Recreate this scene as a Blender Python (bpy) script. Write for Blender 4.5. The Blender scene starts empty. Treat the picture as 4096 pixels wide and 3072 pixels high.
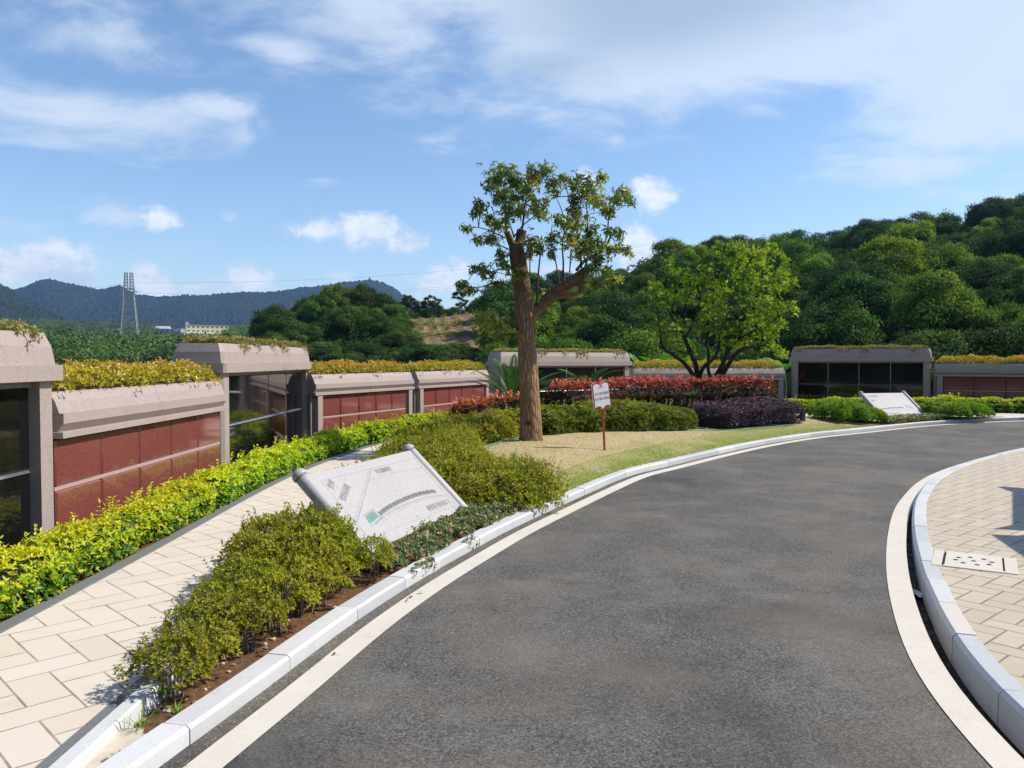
import bpy, bmesh, math, random
import numpy as np
from mathutils import Vector, Matrix, noise as mnoise

random.seed(7)
RNG = np.random.default_rng(11)
SC = bpy.context.scene
COL = SC.collection
R = math.radians

# ------------------------------------------------------------------ camera
FPX, HOR, CAMZ = 3197.0, 1440.0, 2.0           # focal length and horizon row on the 4096 x 3072 photograph
PITCH = math.atan((1536 - HOR) / FPX)
cam_d = bpy.data.cameras.new('camera')
cam_d.sensor_width = 36.0
cam_d.lens = FPX / 4096 * 36.0
cam_d.clip_start = 0.05
cam_d.clip_end = 12000
cam = bpy.data.objects.new('camera', cam_d)
COL.objects.link(cam)
cam.location = (0, 0, CAMZ)
cam.rotation_euler = (math.pi / 2 - PITCH, 0, 0)
SC.camera = cam

# ------------------------------------------------------------------ light
SUN_AZ, SUN_EL = R(84), R(47)                  # azimuth clockwise from +Y (the viewing direction)
sun_dir = Vector((math.sin(SUN_AZ) * math.cos(SUN_EL), math.cos(SUN_AZ) * math.cos(SUN_EL), math.sin(SUN_EL)))
sl = bpy.data.lights.new('sun', 'SUN')
sl.energy = 5.0
sl.angle = R(0.5)
sl.color = (1.0, 0.925, 0.80)
so = bpy.data.objects.new('sun', sl)
COL.objects.link(so)
so.rotation_euler = (-sun_dir).to_track_quat('-Z', 'Y').to_euler()
so.location = (30, 0, 40)

SC.view_settings.view_transform = 'Standard'
SC.view_settings.look = 'None'
SC.view_settings.gamma = 1.0
SC.view_settings.exposure = 0.3
SC.cycles.max_bounces = 6
SC.cycles.diffuse_bounces = 3
SC.cycles.glossy_bounces = 3
SC.cycles.transmission_bounces = 4
SC.cycles.volume_bounces = 0
SC.cycles.transparent_max_bounces = 8
SC.cycles.caustics_reflective = False
SC.cycles.caustics_refractive = False
SC.cycles.sample_clamp_indirect = 6


class NT:
    """small helper for node trees"""
    def __init__(s, tree):
        s.t = tree
        s.n = tree.nodes
        s.l = tree.links

    def node(s, typ, ins=None, **kw):
        n = s.n.new(typ)
        for k, v in kw.items():
            setattr(n, k, v)
        for k, v in (ins or {}).items():
            s.put(n.inputs[k], v)
        return n

    def put(s, sock, v):
        if isinstance(v, bpy.types.NodeSocket):
            s.l.new(v, sock)
        elif isinstance(v, bpy.types.Node):
            s.l.new(v.outputs[0], sock)
        else:
            if hasattr(sock, 'default_value') and hasattr(sock.default_value, '__len__') and not hasattr(v, '__len__'):
                v = [v] * len(sock.default_value)
            if sock.type == 'RGBA' and hasattr(v, '__len__') and len(v) == 3:
                v = (*v, 1)
            sock.default_value = v

    def math(s, op, a, b=0.0, c=0.0, clamp=False):
        n = s.n.new('ShaderNodeMath')
        n.operation = op
        n.use_clamp = clamp
        s.put(n.inputs[0], a)
        s.put(n.inputs[1], b)
        if len(n.inputs) > 2:
            s.put(n.inputs[2], c)
        return n.outputs[0]

    def vmath(s, op, a, b=(0, 0, 0), out=0):
        n = s.n.new('ShaderNodeVectorMath')
        n.operation = op
        s.put(n.inputs[0], a)
        if op == 'SCALE':
            s.put(n.inputs[3], b)
        else:
            s.put(n.inputs[1], b)
        return n.outputs['Value'] if op in ('LENGTH', 'DOT_PRODUCT', 'DISTANCE') else n.outputs[0]

    def mix(s, f, a, b, mode='MIX'):
        n = s.n.new('ShaderNodeMix')
        n.data_type = 'RGBA'
        n.blend_type = mode
        s.put(n.inputs[0], f)
        s.put(n.inputs[6], a)
        s.put(n.inputs[7], b)
        return n.outputs[2]

    def noise(s, vec, scale, detail=4, rough=0.5, dist=0.0, col=False):
        n = s.node('ShaderNodeTexNoise', {'Scale': scale, 'Detail': detail, 'Roughness': rough, 'Distortion': dist})
        if vec is not None:
            s.put(n.inputs['Vector'], vec)
        return n.outputs['Color' if col else 'Fac']

    def ramp(s, f, stops, interp='LINEAR'):
        n = s.n.new('ShaderNodeValToRGB')
        cr = n.color_ramp
        cr.interpolation = interp
        while len(cr.elements) < len(stops):
            cr.elements.new(0.5)
        for e, (p, c) in zip(cr.elements, stops):
            e.position = p
            e.color = (*c, 1) if len(c) == 3 else c
        s.put(n.inputs[0], f)
        return n.outputs[0]

    def maprange(s, v, a, b, c=0.0, d=1.0, smooth=False):
        n = s.n.new('ShaderNodeMapRange')
        if smooth:
            n.interpolation_type = 'SMOOTHSTEP'
        s.put(n.inputs[0], v)
        for i, x in enumerate((a, b, c, d)):
            s.put(n.inputs[1 + i], x)
        return n.outputs[0]

    def bump(s, h, strength=0.3, dist=0.01):
        return s.node('ShaderNodeBump', {'Height': h, 'Strength': strength, 'Distance': dist}).outputs[0]


# ------------------------------------------------------------------ sky and clouds (world)
def build_world():
    w = bpy.data.worlds.new('World')
    SC.world = w
    w.use_nodes = True
    nt = NT(w.node_tree)
    nt.n.clear()
    sky = nt.node('ShaderNodeTexSky', sky_type='NISHITA', sun_disc=False, sun_elevation=SUN_EL, sun_rotation=SUN_AZ,
                  altitude=200, air_density=1.0, dust_density=0.6, ozone_density=2.2)
    tc = nt.node('ShaderNodeTexCoord')
    d = nt.vmath('NORMALIZE', tc.outputs['Generated'])
    sp = nt.node('ShaderNodeSeparateXYZ', {0: d})
    x, y, z = sp.outputs
    az = nt.math('ARCTAN2', x, y)
    el = nt.math('ARCSINE', z)
    ae = nt.node('ShaderNodeCombineXYZ', {0: az, 1: el}).outputs[0]
    # cloud noise in a plane above the ground (perspective towards the horizon)
    zz = nt.math('ADD', nt.math('MAXIMUM', z, 0.0), 0.22)
    pl = nt.node('ShaderNodeCombineXYZ', {0: nt.math('DIVIDE', x, zz), 1: nt.math('DIVIDE', y, zz), 2: 0.0}).outputs[0]
    n_soft = nt.noise(nt.vmath('MULTIPLY', pl, (1.0, 1.3, 1)), 2.6, 9, 0.62, 0.35)
    n_big = nt.noise(pl, 0.9, 3, 0.5)
    n_puff = nt.noise(nt.vmath('MULTIPLY', ae, (1.0, 1.35, 1)), 21.0, 9, 0.64, 0.15)

    def az_el(vx, vy):
        a = math.atan((vx - 1106) / 1726.5)
        return a, math.atan((778 - vy) * math.cos(a) / 1726.5)

    def blobs(lst, asym=1.0):
        cur = None
        for vx, vy, rx, ry, wgt in lst:
            a, e = az_el(vx, vy)
            q = nt.vmath('MULTIPLY', nt.vmath('SUBTRACT', ae, (a, e, 0)), (1726.5 / rx, 1726.5 / ry, 0))
            m = nt.math('MULTIPLY_ADD', nt.vmath('LENGTH', q), -wgt, wgt)
            cur = m if cur is None else nt.math('MAXIMUM', cur, m)
        return cur
    # soft high sheets: vx, vy, rx, ry on the photograph's picture plane, turned into directions
    soft = blobs([(1500, -170, 1180, 440, 1.35), (1150, 120, 460, 170, .85), (1700, 120, 600, 130, .9), (2150, 90, 420, 300, 1.0), (2120, 270, 300, 100, .75), (1990, 350, 330, 70, .55),
                  (1620, 250, 160, 60, .45), (260, 100, 260, 80, .6), (620, 110, 140, 44, .6), (150, 245, 520, 86, .52), (150, -60, 500, 110, .55),
                  (480, 235, 110, 44, .75), (560, -30, 420, 120, .5), (700, 392, 80, 22, .5), (500, 475, 45, 22, .4),
                  (1330, 305, 40, 26, .4), (1520, 400, 40, 24, .4), (40, 485, 100, 30, .55), (280, 470, 120, 36, .6)])
    m_soft = nt.maprange(nt.math('ADD', soft, nt.math('MULTIPLY', nt.math('SUBTRACT', n_soft, 0.5), 1.9)), 0.06, 0.66, 0, 1, True)
    puff = blobs([(800, 500, 110, 50, 1.0), (875, 525, 66, 40, .9), (690, 500, 80, 34, .8), (90, 580, 140, 60, .95), (150, 600, 90, 46, .9), (-60, 560, 160, 70, .9),
                  (325, 615, 62, 62, 1.0), (530, 612, 85, 50, 1.0), (950, 610, 90, 44, .85), (1000, 585, 50, 30, .6), (1405, 425, 66, 52, 1.0), (1260, 400, 48, 44, .8),
                  (1370, 550, 66, 66, 1.0), (330, 470, 60, 30, .6), (1150, 600, 120, 40, .7), (440, 620, 70, 24, .6), (740, 600, 60, 16, .5)])
    m_puff = nt.maprange(nt.math('ADD', puff, nt.math('MULTIPLY', nt.math('SUBTRACT', n_puff, 0.5), 1.9)), 0.08, 0.62, 0, 1, True)
    # haze band close to the horizon is left to the sky model
    cov = nt.math('MAXIMUM', nt.math('MULTIPLY', m_soft, 0.74), nt.math('MULTIPLY', m_puff, 0.9))
    grey = blobs([(1480, -20, 640, 210, 1.0), (1180, 150, 300, 90, .6), (180, 300, 400, 60, .5)])
    thick = nt.math('ADD', nt.math('MULTIPLY', nt.math('MAXIMUM', grey, 0.0), 1.0), nt.math('MULTIPLY', nt.math('SUBTRACT', n_big, 0.5), 0.8))
    lit = nt.maprange(thick, 0.15, 0.85, 1.0, 0.0, True)
    col = nt.mix(lit, (3.2, 4.0, 4.7, 1), (5.4, 6.0, 6.8, 1))
    n_sh = nt.noise(nt.vmath('ADD', nt.vmath('MULTIPLY', ae, (1.0, 1.35, 1)), (0.03, -0.02, 0)), 15.0, 5, 0.55)
    col = nt.mix(nt.math('MULTIPLY', m_puff, 0.75), col,
                 nt.mix(nt.maprange(nt.math('SUBTRACT', n_puff, n_sh), -0.22, 0.12, 0, 1, True), (4.0, 4.7, 5.9, 1), (6.9, 7.2, 7.6, 1)))
    hsv = nt.node('ShaderNodeHueSaturation', {'Saturation': 1.07, 'Value': 1.17, 'Color': sky.outputs[0]})
    out = nt.mix(cov, hsv.outputs[0], col)
    bg = nt.node('ShaderNodeBackground', {'Color': out, 'Strength': SKY})
    o = nt.node('ShaderNodeOutputWorld')
    nt.l.new(bg.outputs[0], o.inputs[0])


SKY = 0.125
build_world()

# ------------------------------------------------------------------ projection helpers


def smooth01(t):
    t = min(1.0, max(0.0, t))
    return t * t * (3 - 2 * t)


def zg(x, y=0):
    """the whole place climbs a little towards the right"""
    return 0.2 * smooth01((x - 9.0) / 7.0)


def ray(sx, sy):
    c, s = math.cos(PITCH), math.sin(PITCH)
    u = (1536 - sy) / FPX
    return Vector(((sx - 2048) / FPX, c + u * s, -s + u * c))


def G(sx, sy, z):
    """ground point (height z above the local ground level) seen at photograph pixel sx, sy"""
    d = ray(sx, sy)
    zz = z
    for _ in range(8):
        t = (zz - CAMZ) / d.z
        zz = z + zg(d.x * t)
    return (d.x * t, d.y * t)


def AT(sx, sy, y):
    d = ray(sx, sy)
    t = y / d.y
    return Vector((d.x * t, y, CAMZ + d.z * t))


def VX(vx, vy, y):
    return AT(vx * 1.85172, vy * 1.85172, y)


# ------------------------------------------------------------------ object helpers
def tag(o, label=None, cat=None, group=None, kind=None):
    if label:
        o['label'] = label
    if cat:
        o['category'] = cat
    if group:
        o['group'] = group
    if kind:
        o['kind'] = kind
    return o


def empty(name, loc=(0, 0, 0), rz=0.0, label=None, cat=None, group=None):
    o = bpy.data.objects.new(name, None)
    o.empty_display_size = 0.2
    COL.objects.link(o)
    o.location = loc
    o.rotation_euler = (0, 0, rz)
    return tag(o, label, cat, group)


def link_mesh(name, me, parent=None):
    o = bpy.data.objects.new(name, me)
    COL.objects.link(o)
    if parent is not None:
        o.parent = parent
    return o


def copy_tree(o, parent=None):
    c = o.copy()
    COL.objects.link(c)
    c.parent = parent
    for ch in o.children:
        copy_tree(ch, c)
    return c


def np_mesh(name, V, F, mats, midx=None, tint=None, smooth=False):
    """V (n,3), F (m,4) or (m,3)"""
    V = np.ascontiguousarray(V, dtype=np.float32)
    F = np.ascontiguousarray(F, dtype=np.int32)
    me = bpy.data.meshes.new(name)
    k = F.shape[1]
    me.vertices.add(len(V))
    me.vertices.foreach_set('co', V.ravel())
    me.loops.add(F.size)
    me.loops.foreach_set('vertex_index', F.ravel())
    me.polygons.add(len(F))
    me.polygons.foreach_set('loop_start', np.arange(0, F.size, k, dtype=np.int32))
    me.polygons.foreach_set('loop_total', np.full(len(F), k, dtype=np.int32))
    if midx is not None:
        me.polygons.foreach_set('material_index', np.asarray(midx, dtype=np.int32))
    me.polygons.foreach_set('use_smooth', np.full(len(F), smooth, dtype=bool))
    me.update(calc_edges=True)
    if tint is not None:
        a = me.attributes.new('tint', 'FLOAT', 'FACE')
        a.data.foreach_set('value', np.asarray(tint, dtype=np.float32))
    for m in (mats if isinstance(mats, (list, tuple)) else [mats]):
        me.materials.append(m)
    return me


class MB:
    """collects simple shapes, builds ONE mesh"""
    def __init__(s):
        s.v = []
        s.f = []
        s.m = []
        s.t = []
        s.sm = []

    def add(s, verts, faces, mi=0, tint=0.5, smooth=False):
        b = len(s.v)
        s.v.extend([tuple(v) for v in verts])
        for f in faces:
            s.f.append(tuple(b + i for i in f))
            s.m.append(mi)
            s.t.append(tint)
            s.sm.append(smooth)

    def box(s, x0, y0, z0, x1, y1, z1, mi=0, bev=0.0, mat=None, tint=0.5):
        bm = bmesh.new()
        bmesh.ops.create_cube(bm, size=1.0)
        for v in bm.verts:
            v.co = Vector(((x0 + x1) / 2 + v.co.x * (x1 - x0), (y0 + y1) / 2 + v.co.y * (y1 - y0), (z0 + z1) / 2 + v.co.z * (z1 - z0)))
        if bev > 0:
            bmesh.ops.bevel(bm, geom=bm.edges[:], offset=bev, segments=1, affect='EDGES')
        bm.verts.index_update()
        vs = [(mat @ v.co) if mat else v.co.copy() for v in bm.verts]
        s.add(vs, [[v.index for v in f.verts] for f in bm.faces], mi, tint)
        bm.free()

    def bar(s, a, b, w, mi=0, tint=0.5):
        """square bar between two points"""
        a, b = Vector(a), Vector(b)
        d = (b - a).normalized()
        u = d.cross(Vector((0, 0, 1)))
        if u.length < 1e-3:
            u = Vector((1, 0, 0))
        u.normalize()
        v = d.cross(u)
        h = w / 2
        vs = [p + u * h * i + v * h * j for p in (a, b) for i, j in ((-1, -1), (1, -1), (1, 1), (-1, 1))]
        s.add(vs, [(0, 1, 2, 3), (7, 6, 5, 4), (0, 4, 5, 1), (1, 5, 6, 2), (2, 6, 7, 3), (3, 7, 4, 0)], mi, tint)

    def tube(s, pts, rad, seg=8, mi=0, cap=True, tint=0.5, rough=0.0, nseed=0.0):
        pts = [Vector(p) for p in pts]
        rad = rad if hasattr(rad, '__len__') else [rad] * len(pts)
        vs = []
        ref = Vector((0.3, 0.9, 0.1))
        for i, p in enumerate(pts):
            d = (pts[min(i + 1, len(pts) - 1)] - pts[max(i - 1, 0)]).normalized()
            u = d.cross(ref)
            if u.length < 1e-3:
                u = d.cross(Vector((1, 0, 0)))
            u.normalize()
            v = d.cross(u)
            for k in range(seg):
                a = 2 * math.pi * k / seg
                r = rad[i]
                if rough:
                    q = Vector((math.cos(a) * 2.2, math.sin(a) * 2.2, p.z * 1.1 + nseed))
                    r *= 1 + rough * mnoise.noise(q) + rough * 0.45 * mnoise.noise(Vector((math.cos(a) * 7, math.sin(a) * 7, p.z * 1.8 + nseed)))
                vs.append(p + u * math.cos(a) * r + v * math.sin(a) * r)
        fs = []
        for i in range(len(pts) - 1):
            for k in range(seg):
                a, b = i * seg + k, i * seg + (k + 1) % seg
                fs.append((a, b, b + seg, a + seg))
        s.add(vs, fs, mi, tint, True)
        if cap:
            n0 = len(vs) - seg
            s.add([vs[k] for k in range(seg)], [tuple(range(seg - 1, -1, -1))], mi, tint)
            s.add([vs[n0 + k] for k in range(seg)], [tuple(range(seg))], mi, tint)

    def prism(s, poly, z0, z1, mi=0, poly1=None, tint=0.5, bottom=True, top=True):
        """polygon (x,y) extruded from z0 to z1 (poly1: other outline at the top)"""
        n = len(poly)
        poly1 = poly1 or poly
        vs = [(x, y, z0) for x, y in poly] + [(x, y, z1) for x, y in poly1]
        fs = [(i, (i + 1) % n, n + (i + 1) % n, n + i) for i in range(n)]
        if bottom:
            fs.append(tuple(range(n - 1, -1, -1)))
        if top:
            fs.append(tuple(range(n, 2 * n)))
        s.add(vs, fs, mi, tint)

    def extrude_x(s, prof, x0, x1, mi=0, tint=0.5, inset=0.0):
        """profile (y,z), closed, run along x"""
        n = len(prof)
        vs = [(x0, y, z) for y, z in prof] + [(x1, y, z) for y, z in prof]
        fs = [(i, n + i, n + (i + 1) % n, (i + 1) % n) for i in range(n)]
        fs += [tuple(range(n)), tuple(range(2 * n - 1, n - 1, -1))]
        s.add(vs, fs, mi, tint)

    def lathe(s, prof, seg=20, mat=None, mi=0, tint=0.5):
        """profile (r,z) about z"""
        vs = []
        for r, z in prof:
            for k in range(seg):
                a = 2 * math.pi * k / seg
                v = Vector((r * math.cos(a), r * math.sin(a), z))
                vs.append(mat @ v if mat else v)
        fs = []
        for i in range(len(prof) - 1):
            for k in range(seg):
                a, b = i * seg + k, i * seg + (k + 1) % seg
                fs.append((a, b, b + seg, a + seg))
        s.add(vs, fs, mi, tint, True)

    def mesh(s, name, mats):
        me = bpy.data.meshes.new(name)
        me.from_pydata(s.v, [], s.f)
        me.polygons.foreach_set('material_index', s.m)
        me.polygons.foreach_set('use_smooth', s.sm)
        a = me.attributes.new('tint', 'FLOAT', 'FACE')
        a.data.foreach_set('value', s.t)
        for m in (mats if isinstance(mats, (list, tuple)) else [mats]):
            me.materials.append(m)
        me.update()
        return me

    def build(s, name, mats, parent=None, fix=True):
        me = s.mesh(name, mats)
        if fix:
            bm = bmesh.new()
            bm.from_mesh(me)
            bmesh.ops.recalc_face_normals(bm, faces=bm.faces)
            bm.to_mesh(me)
            bm.free()
        return link_mesh(name, me, parent)


# ------------------------------------------------------------------ materials
def new_mat(name):
    m = bpy.data.materials.new(name)
    m.use_nodes = True
    nt = NT(m.node_tree)
    nt.n.clear()
    return m, nt


def finish(nt, **ins):
    b = nt.node('ShaderNodeBsdfPrincipled', {k.replace('_', ' '): v for k, v in ins.items()})
    o = nt.node('ShaderNodeOutputMaterial')
    nt.l.new(b.outputs[0], o.inputs[0])
    return b


def coords(nt, kind='Object'):
    return nt.node('ShaderNodeTexCoord').outputs[kind]


def granite(name, base, dark, light, rough=0.5, grain=260.0, spec=0.4, stain=0.12, tint_amt=0.0, coat=0.0, bump=0.06):
    m, nt = new_mat(name)
    co = nt.node('ShaderNodeNewGeometry').outputs['Position']
    v = nt.node('ShaderNodeTexVoronoi', {'Vector': co, 'Scale': grain})
    g = nt.node('ShaderNodeSeparateColor', {0: v.outputs['Color']}).outputs[0]
    n2 = nt.noise(co, grain * 0.35, 3, 0.6)
    c = nt.ramp(g, [(0.0, dark), (0.3, base), (0.78, base), (1.0, light)])
    c = nt.mix(nt.maprange(n2, 0.35, 0.7, 0, 0.45), c, base)
    st = nt.noise(co, 1.7, 5, 0.6)
    c = nt.mix(nt.maprange(st, 0.42, 0.75, 0, stain), c, tuple(x * 0.45 for x in base))
    sp = nt.noise(nt.vmath('MULTIPLY', co, (9, 9, 0.8)), 1.0, 4, 0.6)
    c = nt.mix(nt.maprange(sp, 0.56, 0.72, 0, stain * 1.2), c, tuple(x * 0.5 for x in base))
    if tint_amt:
        t = nt.node('ShaderNodeAttribute', attribute_name='tint').outputs['Fac']
        c = nt.mix(tint_amt, c, nt.ramp(t, [(0, (0.34, 0.36, 0.39)), (0.45, base), (0.8, light), (1.0, (0.62, 0.52, 0.43))]))
    r = nt.maprange(n2, 0.3, 0.7, rough * 0.8, min(1, rough * 1.2))
    finish(nt, Base_Color=c, Roughness=r, Specular_IOR_Level=spec, Normal=nt.bump(n2, bump, 0.01), Coat_Weight=coat, Coat_Roughness=0.05)
    return m


def plain(name, col, rough=0.6, metal=0.0, var=0.15, scale=6.0):
    m, nt = new_mat(name)
    co = coords(nt)
    n = nt.noise(co, scale, 5, 0.6)
    c = nt.mix(nt.maprange(n, 0.35, 0.7, 0, 1), tuple(x * (1 - var) for x in col), tuple(min(1, x * (1 + var)) for x in col))
    finish(nt, Base_Color=c, Roughness=rough, Metallic=metal, Normal=nt.bump(n, 0.08, 0.01))
    return m


LEAF_GAIN = 1.85


def leaf_mat(name, stops, rough=0.45, transl=0.3, spec=0.3, tmul=1.25):
    rough = max(rough, 0.42)
    spec = min(spec, 0.4)
    if 'forest' in name or 'valley' in name or 'bamboo' in name:
        rough, spec = 0.7, 0.12
    m, nt = new_mat(name)
    stops = [(p, tuple(min(0.8, c * (LEAF_GAIN if max(cc) < 0.3 else 1.2)) for c in cc)) for p, cc in stops]
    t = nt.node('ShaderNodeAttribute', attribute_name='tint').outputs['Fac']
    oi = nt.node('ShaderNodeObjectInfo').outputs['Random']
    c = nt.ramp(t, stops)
    oi2 = nt.math('FRACT', nt.math('MULTIPLY', oi, 7.31))
    hs = nt.node('ShaderNodeHueSaturation', {'Hue': nt.maprange(oi2, 0, 1, 0.48 if 'forest' in name else 0.49, 0.515 if 'forest' in name else 0.51), 'Value': nt.maprange(oi, 0, 1, 0.62 if 'forest' in name else 0.85, 1.35 if 'forest' in name else 1.15), 'Color': c})
    b = nt.node('ShaderNodeBsdfPrincipled', {'Base Color': hs.outputs[0], 'Roughness': rough, 'Specular IOR Level': spec})
    tr = nt.node('ShaderNodeBsdfTranslucent', {'Color': nt.mix(1.0, hs.outputs[0], (tmul, tmul * 1.08, tmul * 0.55), 'MULTIPLY')})
    mx = nt.node('ShaderNodeMixShader', {0: transl})
    nt.l.new(b.outputs[0], mx.inputs[1])
    nt.l.new(tr.outputs[0], mx.inputs[2])
    o = nt.node('ShaderNodeOutputMaterial')
    nt.l.new(mx.outputs[0], o.inputs[0])
    return m


def herringbone(name, w, rot, c_a, c_b, c_joint, joint=0.012, rough=0.7):
    m, nt = new_mat(name)
    co = nt.node('ShaderNodeNewGeometry').outputs['Position']
    mp = nt.node('ShaderNodeMapping', {'Vector': co, 'Rotation': (0, 0, rot), 'Scale': (1 / w, 1 / w, 0)}).outputs[0]
    s = nt.node('ShaderNodeSeparateXYZ', {0: mp})
    u, v = s.outputs[0], s.outputs[1]
    i, j = nt.math('FLOOR', u), nt.math('FLOOR', v)
    fu, fv = nt.math('SUBTRACT', u, i), nt.math('SUBTRACT', v, j)
    k = nt.math('FLOORED_MODULO', nt.math('SUBTRACT', i, j), 4.0)
    eq = [nt.math('COMPARE', k, float(q), 0.1) for q in range(4)]
    big = 5.0
    dl = nt.math('ADD', fu, nt.math('MULTIPLY', eq[1], big))
    dr = nt.math('ADD', nt.math('SUBTRACT', 1.0, fu), nt.math('MULTIPLY', eq[0], big))
    db = nt.math('ADD', fv, nt.math('MULTIPLY', eq[2], big))
    dt = nt.math('ADD', nt.math('SUBTRACT', 1.0, fv), nt.math('MULTIPLY', eq[3], big))
    dmin = nt.math('MINIMUM', nt.math('MINIMUM', dl, dr), nt.math('MINIMUM', db, dt))
    wob = nt.math('MULTIPLY', nt.noise(co, 9.0, 3), joint / w * 1.3)
    jm = nt.maprange(nt.math('SUBTRACT', dmin, wob), joint / w * 0.15, joint / w * 0.6, 1, 0)
    tid = nt.node('ShaderNodeCombineXYZ', {0: nt.math('SUBTRACT', i, eq[1]), 1: nt.math('SUBTRACT', j, eq[2]), 2: 0.0}).outputs[0]
    wn = nt.node('ShaderNodeTexWhiteNoise', {'Vector': tid}, noise_dimensions='3D').outputs['Value']
    n1 = nt.noise(co, 1.1, 5, 0.6)
    n2 = nt.noise(co, 120.0, 3, 0.6)
    c = nt.mix(nt.math('ADD', nt.math('MULTIPLY', wn, 0.55), nt.math('MULTIPLY', nt.maprange(n1, 0.3, 0.7, 0, 1), 0.45)), c_a, c_b)
    c = nt.mix(nt.maprange(n2, 0.3, 0.75, 0, 0.22), c, tuple(x * 0.55 for x in c_a))
    n3 = nt.noise(co, 3.3, 6, 0.65)
    c = nt.mix(nt.maprange(n3, 0.55, 0.8, 0, 0.3), c, tuple(x * 0.6 for x in c_a))
    c = nt.mix(nt.math('MULTIPLY', jm, nt.maprange(n3, 0.3, 0.6, 0.45, 1.0)), c, c_joint)
    h = nt.math('ADD', nt.math('MULTIPLY', nt.math('SUBTRACT', 1.0, jm), 1.0), nt.math('MULTIPLY', wn, 0.35))
    finish(nt, Base_Color=c, Roughness=rough, Specular_IOR_Level=0.25, Normal=nt.bump(nt.math('ADD', h, nt.math('MULTIPLY', n2, 0.12)), 0.5, 0.006))
    return m


M = {}
M['stone'] = granite('pink_grey_granite', (0.35, 0.285, 0.262), (0.17, 0.135, 0.122), (0.52, 0.45, 0.42), 0.55, 210)
M['stone_dark'] = granite('joint_granite', (0.24, 0.20, 0.185), (0.13, 0.11, 0.10), (0.32, 0.29, 0.27), 0.6, 210)
M['red'] = granite('red_polished_granite', (0.185, 0.050, 0.045), (0.085, 0.020, 0.018), (0.33, 0.13, 0.115), 0.08, 190, 0.5, 0.06, 0, 0.45, 0.0)
M['redstrip'] = granite('red_chamfer_granite', (0.46, 0.30, 0.28), (0.3, 0.18, 0.16), (0.55, 0.40, 0.37), 0.3, 190, 0.5, 0.06)
M['black'] = granite('black_polished_granite', (0.006, 0.0065, 0.007), (0.003, 0.003, 0.003), (0.014, 0.014, 0.015), 0.045, 240, 0.55, 0.0, 0, 0.3, 0.0)
M['white'] = granite('light_grey_granite', (0.385, 0.368, 0.372), (0.22, 0.21, 0.215), (0.57, 0.55, 0.555), 0.5, 260, 0.35, 0.08)
M['kerb'] = granite('kerb_granite', (0.50, 0.51, 0.515), (0.34, 0.35, 0.37), (0.66, 0.67, 0.68), 0.6, 230, 0.3, 0.32, 0.5)
M['slate'] = granite('slate_edging', (0.15, 0.16, 0.16), (0.09, 0.095, 0.10), (0.23, 0.24, 0.24), 0.65, 200, 0.3, 0.12)
M['strip'] = granite('pale_road_strip', (0.57, 0.525, 0.46), (0.50, 0.45, 0.39), (0.68, 0.64, 0.57), 0.75, 300, 0.25, 0.16)
M['metal'] = plain('brushed_steel', (0.55, 0.57, 0.60), 0.3, 0.9)
M['galv'] = plain('galvanised_steel', (0.24, 0.255, 0.27), 0.5, 0.3)
M['path'] = herringbone('path_paving', 0.235, R(45), (0.58, 0.505, 0.415), (0.64, 0.58, 0.505), (0.23, 0.185, 0.14), 0.006)
M['plaza'] = herringbone('plaza_paving', 0.175, R(49), (0.43, 0.365, 0.28), (0.52, 0.455, 0.36), (0.15, 0.13, 0.11), 0.007)
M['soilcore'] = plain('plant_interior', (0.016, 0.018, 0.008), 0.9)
M['twig'] = plain('twig_bark', (0.20, 0.15, 0.11), 0.85, 0, 0.3, 30)
M['twigdark'] = plain('dark_twig_bark', (0.045, 0.035, 0.028), 0.85, 0, 0.3, 30)
M['ink'] = plain('engraved_ink', (0.13, 0.13, 0.15), 0.6)
M['inkline'] = plain('engraved_line', (0.27, 0.27, 0.29), 0.6)
M['teal'] = plain('teal_paint', (0.10, 0.24, 0.20), 0.5)
M['signred'] = plain('sign_red', (0.42, 0.03, 0.04), 0.35)
M['signwhite'] = plain('sign_white', (0.78, 0.78, 0.82), 0.35, 0, 0.02)
M['lettergrey'] = plain('letter_grey', (0.12, 0.12, 0.15), 0.5)
M['letterred'] = plain('letter_red', (0.55, 0.10, 0.12), 0.5)
M['hose'] = plain('green_hose', (0.03, 0.30, 0.20), 0.4)
M['deadleaf'] = plain('dead_leaf', (0.28, 0.14, 0.06), 0.7, 0, 0.3, 20)
M['plastic'] = plain('plastic_sheet', (0.40, 0.44, 0.48), 0.25)


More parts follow.
